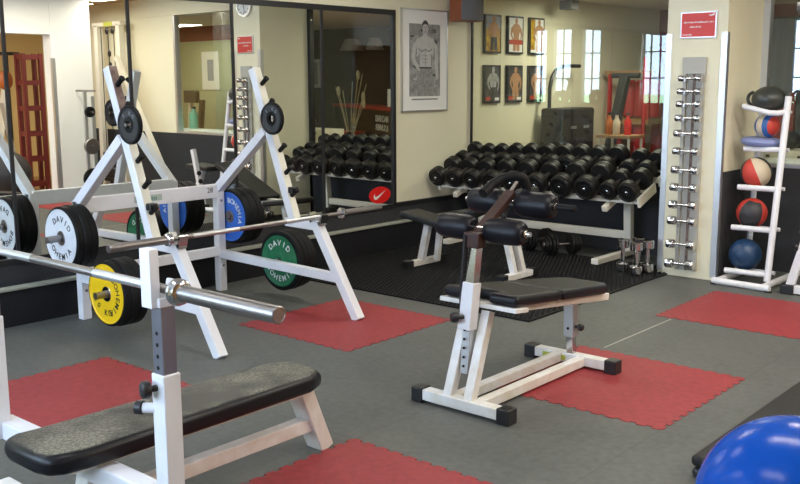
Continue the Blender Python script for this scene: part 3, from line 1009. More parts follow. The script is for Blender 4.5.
# ================================================================== squat rack
t = thing('squat_rack', 'tall white steel squat rack in front of the mirror', 'squat rack', (-2.3, 0.0, 0))
RX = -2.93
for v, nm in ((-0.57, 'near'), (0.60, 'far')):
    MB().beam((RX, v, 0), (RX, v, 0.81), 0.065, 0.065, (0, 1, 0)).build('rear_leg', WHITE, t, bevel=0.005)
    MB().beam((RX - 0.012, v, 0.775), (-2.36, v, 1.245), 0.065, 0.065, (0, 1, 0)).build('rear_brace', WHITE, t, bevel=0.005)
    MB().beam((-2.475, v, 1.68), (-2.075, v, 0.60), 0.065, 0.065, (0, 1, 0)).build('peg_column', WHITE, t, bevel=0.005)
    dcol = (V3((-2.075, v, 0.60)) - V3((-2.475, v, 1.68))).normalized()
    ncol = V3((-dcol.z, 0, dcol.x))
    if ncol.x < 0:
        ncol = -ncol
    a = V3((-2.475, v, 1.68)) + ncol * 0.0335
    b = V3((-2.075, v, 0.60)) + ncol * 0.0335
    MB().beam(a + dcol * .005, a + dcol * 0.40, 0.055, 0.003, (0, 1, 0)).build('column_face', PEEL if v < 0 else PLASTER, t)
    MB().beam(a + dcol * 0.40, b - dcol * .005, 0.055, 0.003, (0, 1, 0)).build('column_face', PLASTER, t)
    for k_ in range(6):
        c = a + dcol * (0.13 + 0.165 * k_)
        MB().lathe([(0.013, -0.002), (0.016, 0.004), (0.016, 0.062), (0.020, 0.064), (0.020, 0.072), (0.014, 0.076)], c, (ncol * 0.9 + V3((0, 0, 0.35))), 14).build('peg', RUBBER, t)
    MB().beam((-2.16, v, 0.61), (-1.82, v, 0.605), 0.06, 0.06, (0, 1, 0)).build('top_strut', WHITE, t, bevel=0.005)
    MB().beam((-1.875, v, 0.64), (-1.475, v, 0.0), 0.065, 0.065, (0, 1, 0)).build('front_leg', WHITE, t, bevel=0.005)
    MB().beam((RX, v, 0.29), (-1.66, v, 0.265), 0.06, 0.06, (0, 1, 0)).build('base_strut', WHITE, t, bevel=0.005)
    cup = MB()
    cup.beam((-1.90, v, 0.625), (-1.80, v, 0.625), 0.06, 0.025, (0, 1, 0))
    cup.beam((-1.895, v, 0.63), (-1.91, v, 0.70), 0.06, 0.015, (0, 1, 0)).beam((-1.805, v, 0.63), (-1.79, v, 0.69), 0.06, 0.015, (0, 1, 0))
    cup.build('bar_cup', CHROME, t)
    sv = -1 if v < 0 else 1
    for cx_, cz in ((RX + 0.07, 0.585), (-2.32, 0.295)):
        MB().tube((cx_, v + sv * 0.03, cz), (cx_, v + sv * 0.285, cz), 0.023, 16).build('plate_horn', STEEL, t)
    MB().tube((-2.19, v - 0.02, 1.335), (-2.19, v - 0.095, 1.335), 0.012, 12).build('small_horn', STEEL, t)
    for zz in (0.20, 0.45, 0.70):
        MB().lathe([(0.010, 0), (0.010, 0.004)], (RX + 0.033, v, zz), (1, 0, 0), 10).build('bolt', STEEL, t)
cb = MB().beam((RX, -0.57, 0.775), (RX, 0.60, 0.775), 0.10, 0.06, (0, 0, 1)).build('crossbeam', WHITE, t, bevel=0.005)
MB().beam((RX, -0.57, 0.31), (RX, 0.60, 0.31), 0.07, 0.05, (0, 0, 1)).build('lower_crossbeam', WHITE, t, bevel=0.005)
MB().box((RX + 0.0303, -0.16, 0.755), (RX + 0.032, 0.07, 0.80)).build('label_plate', LABELBG, cb)
text('Sarvens', 0.048, (RX + 0.0325, -0.045, 0.776), (0, 1, 0), (0, 0, 1), 0.0005, 'lettering', LETTERG, cb, bold=0.001)
text('28', 0.055, (RX + 0.031, 0.50, 0.785), (0, 1, 0), (0, 0, 1), 0.0005, 'lettering', LETTERK, cb)
# adjustable bar catch clamped to the near column
MB().box((-2.12, -0.60, 0.815), (-2.07, -0.54, 0.86)).build('catch', BLACKP, t, bevel=0.008)
MB().box((-2.12, 0.57, 0.815), (-2.07, 0.63, 0.86)).build('catch', BLACKP, t, bevel=0.008)


def plate(c, r, th, face, words, rot, label, group, mat_text, face_r=0.80, hubmat=STEEL):
    """weight plate on an axis along Y; its lettered face looks towards -Y"""
    c = V3(c)
    t = thing('weight_plate', label, 'weight plate', c, group)
    MB().lathe([(0.027, 0), (r * face_r, 0.0), (r * (face_r + .03), -0.004), (r * .96, -0.004), (r, 0.004), (r, th - 0.004), (r * .96, th), (0.027, th)], c, (0, 1, 0), 48, caps=False).build('rim', RUBBER, t)
    if face:
        MB().lathe([(0.045, -0.001), (r * face_r, -0.001), (r * (face_r + .03), -0.0055), (r * (face_r + .06), -0.0055), (r * (face_r + .06), 0.002), (0.045, 0.002)], c, (0, 1, 0), 48, caps=False).build('face', face, t)
    MB().lathe([(0.025, -0.004), (0.047, -0.004), (0.050, 0.0), (0.050, 0.004), (0.025, 0.004)], c, (0, 1, 0), 24, caps=False).build('hub', hubmat, t)
    for word, ang, step in words:
        text(word, r * 0.27, c + V3((0, -0.0025, 0)), (1, 0, 0), (0, 0, 1), 0.0006, 'lettering', mat_text, t, ring=(r * 0.60, ang + rot, step), bold=0.0006)
    return t


G = 'weight plates on the squat rack horns'
DB = [('DAVID', 0.0, 0.38), ('BOHEMIA', PI, -0.36)]
plate((RX + .07, -0.752, .585), .208, .046, WHITEP, DB, 0.2, 'white faced weight plate on the upper near horn of the squat rack', G, LETTERK, .86)
plate((RX + .07, -0.702, .585), .213, .049, None, [], 0, 'plain black plate just behind the white faced plate', G, LETTERK)
plate((RX + .07, -0.652, .585), .213, .048, None, [], 0, 'plain black plate against the near rear leg, upper horn', G, LETTERK)
plate((-2.32, -0.775, .295), .205, .046, YELLOWP, [('BOHEMIA', PI * .55, .34), ('20 KG', PI * 1.15, -0.36)], 0, 'yellow faced weight plate on the lower near horn', G, LETTERK, .86, CHROME)
plate((-2.32, -0.725, .295), .213, .055, None, [], 0, 'plain black plate just behind the yellow faced plate', G, LETTERK)
plate((-2.32, -0.668, .295), .213, .06, None, [], 0, 'plain black plate on the lower near horn beside the frame', G, LETTERK)
plate((RX + .07, .645, .575), .205, .05, BLUEP, [('BOHEMIA', .9, .30)], 0, 'blue faced weight plate behind the far rear leg', G, LETTERW, .86)
plate((RX + .07, .699, .575), .212, .055, None, [], 0, 'plain black plate just behind the blue faced plate', G, LETTERK)
plate((RX + .07, .758, .575), .212, .055, None, [], 0, 'plain black outer plate on the upper far horn', G, LETTERK)
plate((-2.32, .66, .295), .220, .045, GREENP, DB, 0, 'green faced weight plate behind the far base strut', G, LETTERW, .80, GREENP)
plate((-2.32, .707, .295), .220, .045, None, [], 0, 'plain black plate just behind the green faced plate', G, LETTERK)
plate((-2.32, .754, .295), .215, .045, None, [], 0, 'plain black plate second behind the green faced plate', G, LETTERK)
plate((-2.32, .801, .295), .205, .042, None, [], 0, 'plain black outermost plate on the lower far horn', G, LETTERK)
G = 'small black plates on the squat rack'
plate((-2.17, -0.655, 1.335), .118, .022, BLACKP, [('5 KG', 0, .5)], 0, 'small black plate hung high on the near side of the squat rack', G, GREYTUBE, .8, RUBBER)
plate((-2.21, 0.515, 1.335), .113, .022, BLACKP, [('5 KG', 0, .5)], 0, 'small black plate hung high on the far side of the squat rack', G, GREYTUBE, .8, RUBBER)


def barbell(c, axis, half, label, sleeve=0.415, r_s=0.025):
    c, a = V3(c), V3(axis)
    t = thing('barbell', label, 'barbell', c)
    MB().tube(c - a * (half - sleeve), c + a * (half - sleeve), 0.0145, 20).build('shaft', STEEL, t)
    for s in (-1, 1):
        e = c + a * s * (half - sleeve)
        m = MB().lathe([(0.0146, -0.006), (0.038, -0.004), (0.041, 0), (0.041, 0.012), (0.036, 0.018), (0.036, 0.026), (0.030, 0.030)], e, a * s, 28)
        m.build('collar', CHROME, t)
        MB().lathe([(r_s, 0.028), (r_s, sleeve - 0.003), (r_s - 0.003, sleeve), (0.019, sleeve), (0.018, sleeve - 0.002), (0.004, sleeve - 0.002)], e, a * s, 28).build('sleeve', STEEL, t)
        k0 = c + a * s * 0.20
        MB().tube(k0, c + a * s * 0.56, 0.0150, 20).build('knurled_grip', ALU, t)
    return t


barbell((-1.85, 0.10, 0.668), (0, 1, 0), 1.14, 'long steel barbell resting on the squat rack cups')

# ================================================================== roller bench (centre)
t = thing('roller_bench', 'white exercise bench with four black foam rollers on a lever arm', 'exercise bench', (0.15, 0.15, 0))
BX = 0.15
for yy in (-0.392, 0.632):
    MB().beam((BX - 0.245, yy, 0.043), (BX + 0.245, yy, 0.043), 0.065, 0.055, (0, 1, 0)).build('foot_bar', WORNWHITE, t, bevel=0.005)
    for s in (-1, 1):
        MB().box((BX + s * 0.26 - 0.036, yy - 0.039, 0.0), (BX + s * 0.26 + 0.036, yy + 0.039, 0.078)).build('foot_cap', BLACKP, t, bevel=0.008)
MB().box((BX - 0.17, 0.5965, 0.028), (BX - 0.02, 0.598, 0.056)).build('caution_label', LIME, t)
for dx in (-0.075, 0.075):
    MB().beam((BX + dx, -0.375, 0.04), (BX + dx, 0.62, 0.04), 0.055, 0.05, (1, 0, 0)).build('base_beam', WORNWHITE, t, bevel=0.005)
# A-frame, sleeve, sliding post
MB().beam((BX - 0.08, -0.392, 0.06), (BX - 0.055, -0.30, 0.42), 0.05, 0.05, (1, 0, 0)).build('front_leg', WORNWHITE, t, bevel=0.005)
MB().beam((BX + 0.045, -0.392, 0.06), (BX + 0.04, -0.24, 0.48), 0.05, 0.05, (1, 0, 0)).build('front_leg', WORNWHITE, t, bevel=0.005)
MB().beam((BX - 0.015, -0.345, 0.18), (BX - 0.012, -0.32, 0.50), 0.045, 0.04, (1, 0, 0)).build('inner_post', ALU, t, bevel=0.003)
for k_ in range(5):
    p = V3((BX - 0.037, -0.345 + 0.0019 * k_, 0.22 + 0.045 * k_))
    MB().lathe([(0.007, -0.001), (0.007, 0.002)], p, (-1, 0, 0), 10).build('pin_hole', HOLE, t)
    MB().lathe([(0.007, -0.001), (0.007, 0.001)], p + V3((0.022, -0.021, 0)), (0, -1, 0), 10).build('pin_hole', HOLE, t)
MB().beam((BX - 0.015, -0.335, 0.40), (BX - 0.005, -0.315, 0.63), 0.07, 0.065, (1, 0, 0)).build('sleeve', WHITE, t, bevel=0.005)
MB().lathe([(0.010, -0.02), (0.010, 0.01), (0.026, 0.012), (0.028, 0.03), (0.022, 0.045)], (BX - 0.03, -0.375, 0.465), (-0.6, -0.8, 0), 18).build('knob', BLACKP, t)
MB().beam((BX - 0.005, -0.315, 0.60), (BX + 0.0, -0.285, 0.86), 0.05, 0.05, (1, 0, 0)).build('chrome_post', CHROME, t, bevel=0.004)
MB().path([(BX - 0.05, -0.345, 0.46), (BX - 0.045, -0.345, 0.62), (BX - 0.03, -0.34, 0.86)], 0.009, 10).build('gas_strut', BLACKP, t)
# seat plate and pads, sloping down to the rear
SA, SB = V3((BX, -0.27, 0.525)), V3((BX, 0.80, 0.405))
sd = (SB - SA).normalized()
sn = V3((0, -sd.z, sd.y))
SW = 0.34
MB().beam(SA + sd * 0.09 - sn * .02, SB - sn * .02, 0.27, 0.04, (1, 0, 0)).build('seat_frame', WORNWHITE, t, bevel=0.004)
MB().beam(SA - sd * 0.01 - sn * 0.012, SA + sd * 0.10 - sn * 0.012, 0.46, 0.022, (1, 0, 0)).build('front_plate', WORNWHITE, t, bevel=0.003)


def pad(outline, o, ux, uy, th, name, m, parent, bev=0.018, label=None):
    return MB().prism(outline, o, ux, uy, th).build(name, m, parent, bevel=bev, seg=4)


# front pad, notched round the post, and rear pad
fp = [(-0.225, 0.0), (-0.07, -0.01), (-0.06, 0.10), (0.05, 0.10), (0.06, -0.01), (0.225, 0.0), (0.20, 0.46), (-0.20, 0.46)]
pad(fp, SA + V3((0, 0, 0.003)), (1, 0, 0), sd, 0.055, 'front_pad', VINYL, t, 0.024)
rp = [(-0.20, 0.47), (0.20, 0.47), (0.17, 0.98), (0.12, 1.07), (-0.12, 1.07), (-0.17, 0.98)]
pad(rp, SA + V3((0, 0, 0.003)), (1, 0, 0), sd, 0.055, 'rear_pad', VINYL, t, 0.024)
# rear adjustable post
MB().beam((BX + 0.0, 0.63, 0.06), (BX + 0.0, 0.62, 0.20), 0.042, 0.042, (1, 0, 0)).build('rear_post', CHROME, t, bevel=0.004)
MB().beam((BX + 0.0, 0.62, 0.17), (BX + 0.0, 0.61, 0.405), 0.062, 0.062, (1, 0, 0)).build('rear_sleeve', ALU, t, bevel=0.004)
MB().lathe([(0.008, 0), (0.008, 0.02), (0.02, 0.022), (0.021, 0.04), (0.014, 0.048)], (BX + 0.03, 0.615, 0.23), (1, 0.0, 0), 14).build('knob', BLACKP, t)
MB().lathe([(0.008, -0.001), (0.008, 0.002)], (BX, 0.584, 0.22), (0, -1, 0), 10).build('pin_hole', HOLE, t)
# lever arm with rollers and grips
AL, AH = V3((BX, -0.31, 0.845)), V3((BX, 0.08, 1.085))
ad = (AH - AL).normalized()
MB().beam(AL, AL.lerp(AH, 0.80), 0.055, 0.035, (1, 0, 0)).build('lever_arm', RUST, t, bevel=0.004)
MB().box((BX - 0.045, -0.335, 0.80), (BX + 0.045, -0.27, 0.875)).build('arm_bracket', RUST, t, bevel=0.006)
for nm, p in (('front', V3((BX, -0.255, 0.885))), ('rear', V3((BX, 0.005, 0.985)))):
    x0, x1 = (-0.26, 0.285) if nm == 'front' else (-0.28, 0.37)
    MB().tube(p + V3((x0, 0, 0)), p + V3((x1 - (.08 if nm == 'rear' else 0), 0, 0)), 0.013, 14).build('roller_axle', CHROME, t)
    for s in (-1, 1):
        q = p + V3((0.04 * s, 0, 0))
        r = 0.062 if nm == 'front' else 0.066
        MB().lathe([(0.02, 0), (r * .68, 0.0), (r * .84, 0.008), (r * .95, 0.028), (r, 0.065), (r * 1.01, 0.105), (r, 0.145), (r * .95, 0.182), (r * .84, 0.201), (r * .66, 0.210), (0.02, 0.208)], q, (s, 0, 0), 32).build('foam_roller', VINYL, t)
        MB().lathe([(0.019, 0.206), (0.019, 0.222), (0.012, 0.226)], q, (s, 0, 0), 14).build('end_cap', CHROME, t)
MB().tube((BX + 0.26, 0.005, 0.985), (BX + 0.37, 0.005, 0.985), 0.017, 14, rim=0.004).build('side_grip', RUBBER, t)
# bent padded grip rising from the arm top
for s in (-1,):
    pts = [V3(p) for p in ((0.10, -0.17, 1.045), (0.10, -0.10, 1.08), (0.125, -0.04, 1.112), (0.17, 0.0, 1.125), (0.20, 0.035, 1.11), (0.205, 0.06, 1.06), (0.20, 0.05, 1.02))]
    sm = []
    for i in range(len(pts) - 1):
        for q in range(4):
            sm.append(pts[i].lerp(pts[i + 1], q / 4))
    sm.append(pts[-1])
    MB().path(sm, 0.024, 14).build('bent_grip', RUBBER, t)
MB().beam(AL.lerp(AH, 0.78), AL.lerp(AH, 0.78) + V3((0.02, 0.06, 0.075)), 0.02, 0.02, (1, 0, 0)).build('grip_stem', STEEL, t)

# ================================================================== flat bench in the foreground
t = thing('flat_bench', 'white bench press frame with worn black pad in the foreground', 'bench', (-0.06, -1.9, 0))
HX = -0.06
YB = -2.3
PX = -0.075
ol = [(PX - 0.12, -1.235), (PX - 0.05, -1.21), (PX + 0.06, -1.21), (PX + 0.12, -1.24), (PX + 0.155, -1.32), (PX + 0.16, -2.36), (PX + 0.145, -2.44), (PX + 0.115, -2.49), (PX + 0.05, -2.505), (PX - 0.11, -2.505), (PX - 0.17, -2.49), (PX - 0.19, -2.44), (PX - 0.180, -2.36), (PX - 0.155, -1.32)]
MB().prism(ol, (0, 0, 0.312), (1, 0, 0), (0, 1, 0), 0.076).build('pad', WORN, t, bevel=0.032, seg=5)
MB().box((HX - 0.10, -2.40, 0.300), (HX + 0.10, -1.29, 0.314)).build('pad_board', WORNWHITE, t)
MB().beam((HX, -1.15, 0.0), (HX, -1.275, 0.302), 0.10, 0.07, (1, 0, 0)).build('rear_leg', WORNWHITE, t, bevel=0.006)
MB().beam((HX, -1.185, 0.125), (HX, -2.25, 0.125), 0.06, 0.06, (1, 0, 0)).build('spine_beam', WORNWHITE, t, bevel=0.006)
MB().beam((HX, -2.31, 0.03), (HX, -2.27, 0.24), 0.08, 0.07, (1, 0, 0)).build('front_leg', WORNWHITE, t, bevel=0.006)
MB().beam((HX - 0.60, -2.31, 0.03), (HX + 0.52, -2.31, 0.03), 0.07, 0.06, (0, 1, 0)).build('foot_bar', WORNWHITE, t, bevel=0.006)
MB().beam((HX - 0.625, YB + 0.03, 0.265), (HX + 0.545, YB + 0.03, 0.265), 0.075, 0.07, (0, 1, 0)).build('crossbeam', WHITE, t, bevel=0.006)
for s in (-1, 1):
    x = HX - 0.04 + s * 0.555
    MB().beam((x, YB, 0.232), (x, YB, 0.715), 0.064, 0.064, (1, 0, 0)).build('upright', WHITE, t, bevel=0.005)
    MB().beam((x, YB, 0.70), (x, YB, 0.945), 0.052, 0.052, (1, 0, 0)).build('inner_tube', GREYTUBE, t, bevel=0.004)
    for k_ in range(4):
        MB().lathe([(0.0065, -0.001), (0.0065, 0.001)], (x, YB - 0.0262, 0.735 + 0.036 * k_), (0, -1, 0), 10).build('pin_hole', HOLE, t)
    cup = MB()
    cup.box((x - 0.032, YB - 0.054, 0.925), (x + 0.020, YB - 0.020, 1.105))
    cup.box((x - 0.032, YB - 0.033, 0.925), (x + 0.030, YB + 0.033, 0.955))
    cup.beam((x, YB + 0.030, 0.945), (x, YB + 0.045, 1.0), 0.064, 0.012, (1, 0, 0))
    cup.build('bar_cup', WHITE, t, bevel=0.004)
    MB().lathe([(0.010, 0), (0.010, 0.020), (0.024, 0.022), (0.028, 0.030), (0.027, 0.046), (0.018, 0.052)], (x - 0.005, YB - 0.03, 0.672), (-0.35, -1, 0), 20).build('knob', BLACKP, t)
    sp_ = MB().tube((x - 0.03, YB - 0.02, 0.60), (x - 0.062, YB - 0.045, 0.60), 0.016, 14)
    so = sp_.build('peg', WHITE, t)
    MB().lathe([(0.014, 0), (0.022, 0.002), (0.022, 0.022), (0.012, 0.028)], (x - 0.062, YB - 0.045, 0.60), (-0.88, -0.48, 0), 16).build('peg_cap', BLACKP, so)
barbell((-0.11, YB, 0.978), (1, 0, 0), 1.09, 'steel barbell lying across the flat bench uprights in the foreground', 0.45)

# ================================================================== blue ball, folded mat, ball stand
tag(MB().sphere((1.957, -1.12, 0.293), 0.293, 64, 40).build('exercise_ball', BALLBLUE, base=(1.957, -1.12, 0)), 'large glossy blue exercise ball at the lower right corner', 'exercise ball')
t = thing('folded_mat', 'black folded exercise mat behind the large blue ball', 'exercise mat', (1.75, 0.4, 0))
MB().box((1.33, -0.42, 0.0), (2.05, 1.05, 0.045)).build('lower_fold', MATBLACK, t, bevel=0.02, seg=3)
MB().box((1.325, -0.42, 0.047), (2.05, 1.03, 0.095)).build('upper_fold', CLOTHGREY, t, bevel=0.02, seg=3)
MB().box((1.36, 1.051, 0.0), (1.46, 1.16, 0.05)).build('strap_end', MATBLACK, t, bevel=0.01)

t = thing('ball_stand', 'white tube stand holding five exercise balls beside the pillar', 'ball stand', (0.1, 3.5, 0))
RT = 0.026
UPX = 0.255
for x in (UPX,):
    MB().tube((x, 3.36, 0.05), (x, 3.58, 1.46), RT, 18).build('upright', WHITE, t)
MB().tube((-0.07, 3.80, 0.05), (-0.03, 3.78, 1.16), RT * .9, 18).build('upright', WHITE, t)
MB().tube((-0.13, 3.25, 0.028), (0.33, 3.21, 0.028), RT, 18).build('base_tube', WHITE, t)
MB().tube((0.27, 3.22, 0.028), (0.285, 4.02, 0.028), RT, 18).build('base_tube', WHITE, t)
MB().tube((-0.09, 3.26, 0.03), (-0.08, 3.86, 0.03), RT, 18).build('base_tube', WHITE, t)
for x, y in ((-0.12, 3.25), (0.32, 3.21), (0.285, 4.02)):
    MB().tube((x, y, 0.0), (x, y, 0.012), 0.028, 12).build('rubber_foot', BLACKP, t)
for z, tag_ in ((0.10, 0), (0.44, 1), (0.755, 2), (1.055, 3)):
    yu = 3.36 + (z - .05) / 1.41 * 0.22
    MB().tube((-0.085 + 0.045 * z, yu - 0.01, z), (UPX, yu, z), RT * .85, 16).build('shelf_tube', WHITE, t)
    MB().tube((-0.06, yu + 0.16, z - 0.01), (UPX, yu + 0.15, z - 0.01), RT * .6, 14).build('shelf_tube', WHITE, t)
pts = [(-0.06, 3.55, 1.385), (0.0, 3.54, 1.372), (0.07, 3.54, 1.355), (0.14, 3.55, 1.338), (0.20, 3.56, 1.335), (UPX, 3.565, 1.345)]
MB().path([(x, y - 0.05, z) for x, y, z in pts[:-1]] + [pts[-1]], RT * .8, 14).build('top_hoop', WHITE, t)
MB().path([(x, y + 0.15, z) for x, y, z in pts[:-1]] + [(0.25, 3.66, 1.34), pts[-1]], RT * .5, 12).build('top_hoop', WHITE, t)


def panels(n, cols):
    return lambda fi, fk: cols[int(fk * n) % len(cols)]


RB = Matrix.Rotation(0.5, 3, 'Y') @ Matrix.Rotation(0.9, 3, 'X')
t = thing('handled_ball', 'dark grey double handled ball on top of the ball stand', 'medicine ball', (0.10, 3.56, 1.36))
MB().sphere((0.10, 3.60, 1.438), 0.130, 40, 24, sc=(1, 1, 0.78)).build('ball_body', DKGREEN, t)
for s in (-1, 1):
    c = V3((0.10 + s * 0.142, 3.59, 1.44))
    MB().path([c + V3((s * 0.045 * math.sin(a * PI / 10) - s * 0.025, 0, 0.05 * math.cos(a * PI / 10))) for a in range(11)], 0.013, 10).build('handle', DKGREEN, t)
G = 'medicine balls on the stand'
RB1 = Matrix.Rotation(1.57, 3, 'Y') @ Matrix.Rotation(0.35, 3, 'X')
bfun = lambda fi, fk: 1 if 0.40 < fi < 0.60 else (2 if 0.26 < fi <= 0.40 or 0.60 <= fi < 0.74 else 0)
tag(MB().sphere((0.09, 3.62, 1.232), 0.095, 40, 50, fmi=bfun, R=RB1).build('medicine_ball', [BRED, BCREAM, BBLUE], base=(0.09, 3.62, 1.15)), 'striped red, blue and cream medicine ball under the top ball', 'medicine ball', G)
tag(MB().lathe([(0.02, -0.035), (0.11, -0.035), (0.147, -0.022), (0.158, 0.0), (0.147, 0.022), (0.11, 0.034), (0.02, 0.030)], (0.06, 3.60, 1.108), (0.05, 0, 1), 40).build('balance_disc', LAVENDER, base=(0.07, 3.60, 1.08)), 'flat lavender inflatable balance disc lying on the ball stand', 'balance disc')
RB3 = Matrix.Rotation(-0.35, 3, 'Y') @ Matrix.Rotation(0.25, 3, 'X') @ Matrix.Rotation(math.radians(-128), 3, 'Z')
cf = lambda fi, fk: [0, 1, 2][int(fk * 6) % 3]
tag(MB().sphere((0.045, 3.565, 0.868), 0.120, 48, 30, fmi=cf, R=RB3).build('medicine_ball', [BRED, BCREAM, BCHAR], base=(0.045, 3.565, 0.75)), 'red, cream and charcoal panelled medicine ball on the middle shelf', 'medicine ball', G)
RB2 = Matrix.Rotation(0.25, 3, 'Y') @ Matrix.Rotation(math.radians(-30), 3, 'Z')
cf = lambda fi, fk: [0, 1, 0, 1][int(fk * 4) % 4] if 0.14 < fi < 0.86 else 0
tag(MB().sphere((0.045, 3.525, 0.550), 0.118, 48, 30, fmi=cf, R=RB2).build('medicine_ball', [BRED, BCHAR], base=(0.045, 3.525, 0.43)), 'red and black medicine ball on the second lowest shelf', 'medicine ball', G)
tag(MB().sphere((0.03, 3.475, 0.222), 0.125, 48, 30).build('medicine_ball', NAVY, base=(0.03, 3.475, 0.10)), 'plain dark blue medicine ball at the bottom of the stand', 'medicine ball', G)

# machine whose foot shows at the right edge
t = thing('exercise_machine', 'white exercise machine leg with black foot cut by the right edge', 'exercise machine', (0.6, 3.3, 0))
MB().box((0.40, 3.22, 0.0), (0.50, 3.32, 0.075)).build('foot_cap', BLACKP, t, bevel=0.01)
MB().beam((0.47, 3.27, 0.04), (0.85, 3.27, 0.04), 0.07, 0.06, (0, 1, 0)).build('base_beam', WHITE, t, bevel=0.005)
MB().beam((0.75, 3.30, 0.05), (0.75, 3.50, 0.48), 0.06, 0.06, (1, 0, 0)).build('seat_post', WHITE, t, bevel=0.005)
MB().beam((0.46, 3.27, 0.06), (0.64, 3.27, 0.75), 0.05, 0.06, (0, 1, 0)).build('leg', WHITE, t, bevel=0.005)
for z in (0.36, 0.46):
    MB().lathe([(0.010, 0), (0.012, 0.03), (0.028, 0.032), (0.03, 0.05), (0.02, 0.06)], (0.52 + (z - .3) * .26, 3.27, z), (-1, -0.2, 0), 16).build('knob', BLACKP, t)
MB().beam((0.50, 3.50, 0.50), (0.95, 3.50, 0.52), 0.28, 0.06, (0, 1, 0)).build('seat', DULLVINYL, t, bevel=0.018, seg=3)

# ================================================================== things seen only in the mirror or through the glass
# cable machine by the far wall
CX = 0.62
t = thing('cable_machine', 'cream cable machine against the far cream wall, seen in the mirror', 'cable machine', (3.6, 3.9, 0))
for x in (3.29, 3.91):
    MB().box((x - 0.05, 3.86, 0), (x + 0.05, 3.95, 2.42)).build('post', IVORY, t, bevel=0.005)
MB().box((3.2, 3.86, 2.40), (4.0, 3.96, 2.46)).build('top_beam', IVORY, t, bevel=0.005)
MB().box((3.42, 3.855, 2.40), (3.66, 3.86, 2.46)).build('label_plate', LIME, t)
for x in (3.42, 3.58, 3.78):
    MB().path([(x, 3.88, 0.5), (x, 3.88, 1.4), (x, 3.88, 2.38)], 0.007, 6).build('cable', BLACKP, t)
for x, z in ((3.58, 2.33), (3.42, 2.33), (3.53, 2.0), (3.52, 1.83)):
    MB().lathe([(0.03, -0.012), (0.05, 0), (0.03, 0.012)], (x, 3.86, z), (0, 1, 0), 16).build('pulley', BLACKP, t)
for k_ in range(8):
    MB().box((3.40, 3.82, 0.1 + 0.055 * k_), (3.80, 3.93, 0.148 + 0.055 * k_)).build('weight_block', BLACKP, t)
MB().beam((3.24, 3.80, 1.95), (2.15, 3.80, 0.40), 0.06, 0.06, (0, 1, 0)).build('slanted_arm', IVORY, t)

t = thing('plate_tree', 'grey plate tree with bar and discs beside the white pier', 'plate rack', (2.25, 2.75, 0))
MB().box((2.27, 2.72, 0.04), (2.31, 2.76, 1.46)).build('post', ALU, t)
MB().box((2.12, 2.52, 0), (2.48, 2.94, 0.045)).build('base', ALU, t)
MB().tube((2.02, 2.74, 1.475), (2.50, 2.74, 1.475), 0.013, 12).build('bar', STEEL, t)
for z in (0.32, 0.75, 1.2):
    MB().tube((2.27, 2.74, z), (2.09, 2.74, z), 0.016, 12).build('peg', STEEL, t)
G = 'discs on the plate tree'
for z, r, mt, nm in ((0.75, 0.105, STEEL, 'grey steel disc on the middle peg of the plate tree'), (0.32, 0.14, RUBBER, 'large black disc on the lowest peg of the plate tree'), (1.2, 0.07, RUBBER, 'small black disc on the top peg of the plate tree')):
    d_ = MB().lathe([(0.018, 0), (r * .9, 0), (r, 0.008), (r, 0.04), (r * .9, 0.048), (0.018, 0.048)], (2.15, 2.74, z), (1, 0, 0), 30, caps=False)
    tag(d_.build('disc', mt, base=(2.15, 2.74, z)), nm, 'weight plate', G)

# side room: red shelf frame, multi gym, hanging ball, dark ball
REDWOOD = mat('dark_red_wood', (0.15, 0.018, 0.016), 0.5)
t = thing('red_shelf_frame', 'tall dark red lattice frame in the side room beyond the opening', 'shelf frame', (4.2, 2.93, 0))
for x, y in ((4.1, 2.80), (4.1, 3.06), (4.3, 2.80), (4.3, 3.06)):
    MB().box((x - 0.028, y - 0.028, 0), (x + 0.028, y + 0.028, 2.0)).build('post', REDWOOD, t)
for z in (0.1, 0.47, 0.84, 1.21, 1.58, 1.95):
    for lo, hi in (((4.1, 2.78), (4.3, 2.82)), ((4.1, 3.04), (4.3, 3.08)), ((4.08, 2.80), (4.12, 3.06)), ((4.28, 2.80), (4.32, 3.06))):
        MB().box((lo[0], lo[1], z - 0.035), (hi[0], hi[1], z + 0.035)).build('rung', REDWOOD, t)
t = thing('multi_gym', 'white and black multi gym machine in the side room', 'exercise machine', (4.8, 2.8, 0))
MB().beam((4.5, 2.45, 0.1), (5.0, 2.95, 1.7), 0.08, 0.08, (0, 1, 0)).build('main_arm', IVORY, t)
MB().beam((5.0, 3.05, 0.1), (4.6, 2.65, 1.3), 0.07, 0.07, (0, 1, 0)).build('press_arm', IVORY, t)
MB().box((4.6, 2.55, 0.4), (4.85, 2.8, 0.5)).build('seat', DULLVINYL, t, bevel=0.02)
MB().beam((4.85, 2.68, 0.5), (5.0, 2.68, 1.15), 0.25, 0.06, (0, 1, 0)).build('backrest', DULLVINYL, t, bevel=0.02)
MB().box((4.5, 2.4, 0), (5.15, 2.5, 0.08)).build('base', IVORY, t)
for k_ in range(4):
    MB().box((4.95, 2.9, 0.1 + 0.08 * k_), (5.15, 3.1, 0.165 + 0.08 * k_)).build('weight_block', BLACKP, t)
t = thing('pull_up_frame', 'black pull up frame in the side room', 'pull up frame', (5.4, 2.6, 0))
for x, y in ((5.3, 2.35), (5.3, 3.3), (5.7, 3.3), (5.7, 2.35)):
    MB().tube((x, y, 0), (x, y, 2.05), 0.022, 12).build('post', BLACKP, t)
for a_, b_ in (((5.3, 2.35), (5.3, 3.3)), ((5.3, 3.3), (5.7, 3.3)), ((5.7, 2.35), (5.7, 3.3)), ((5.3, 2.35), (5.7, 2.35))):
    MB().tube((*a_, 2.03), (*b_, 2.03), 0.022, 12).build('top_bar', BLACKP, t)
t = thing('punch_ball', 'orange punch ball hanging in the side room', 'punch ball', (4.4, 2.5, 1.6))
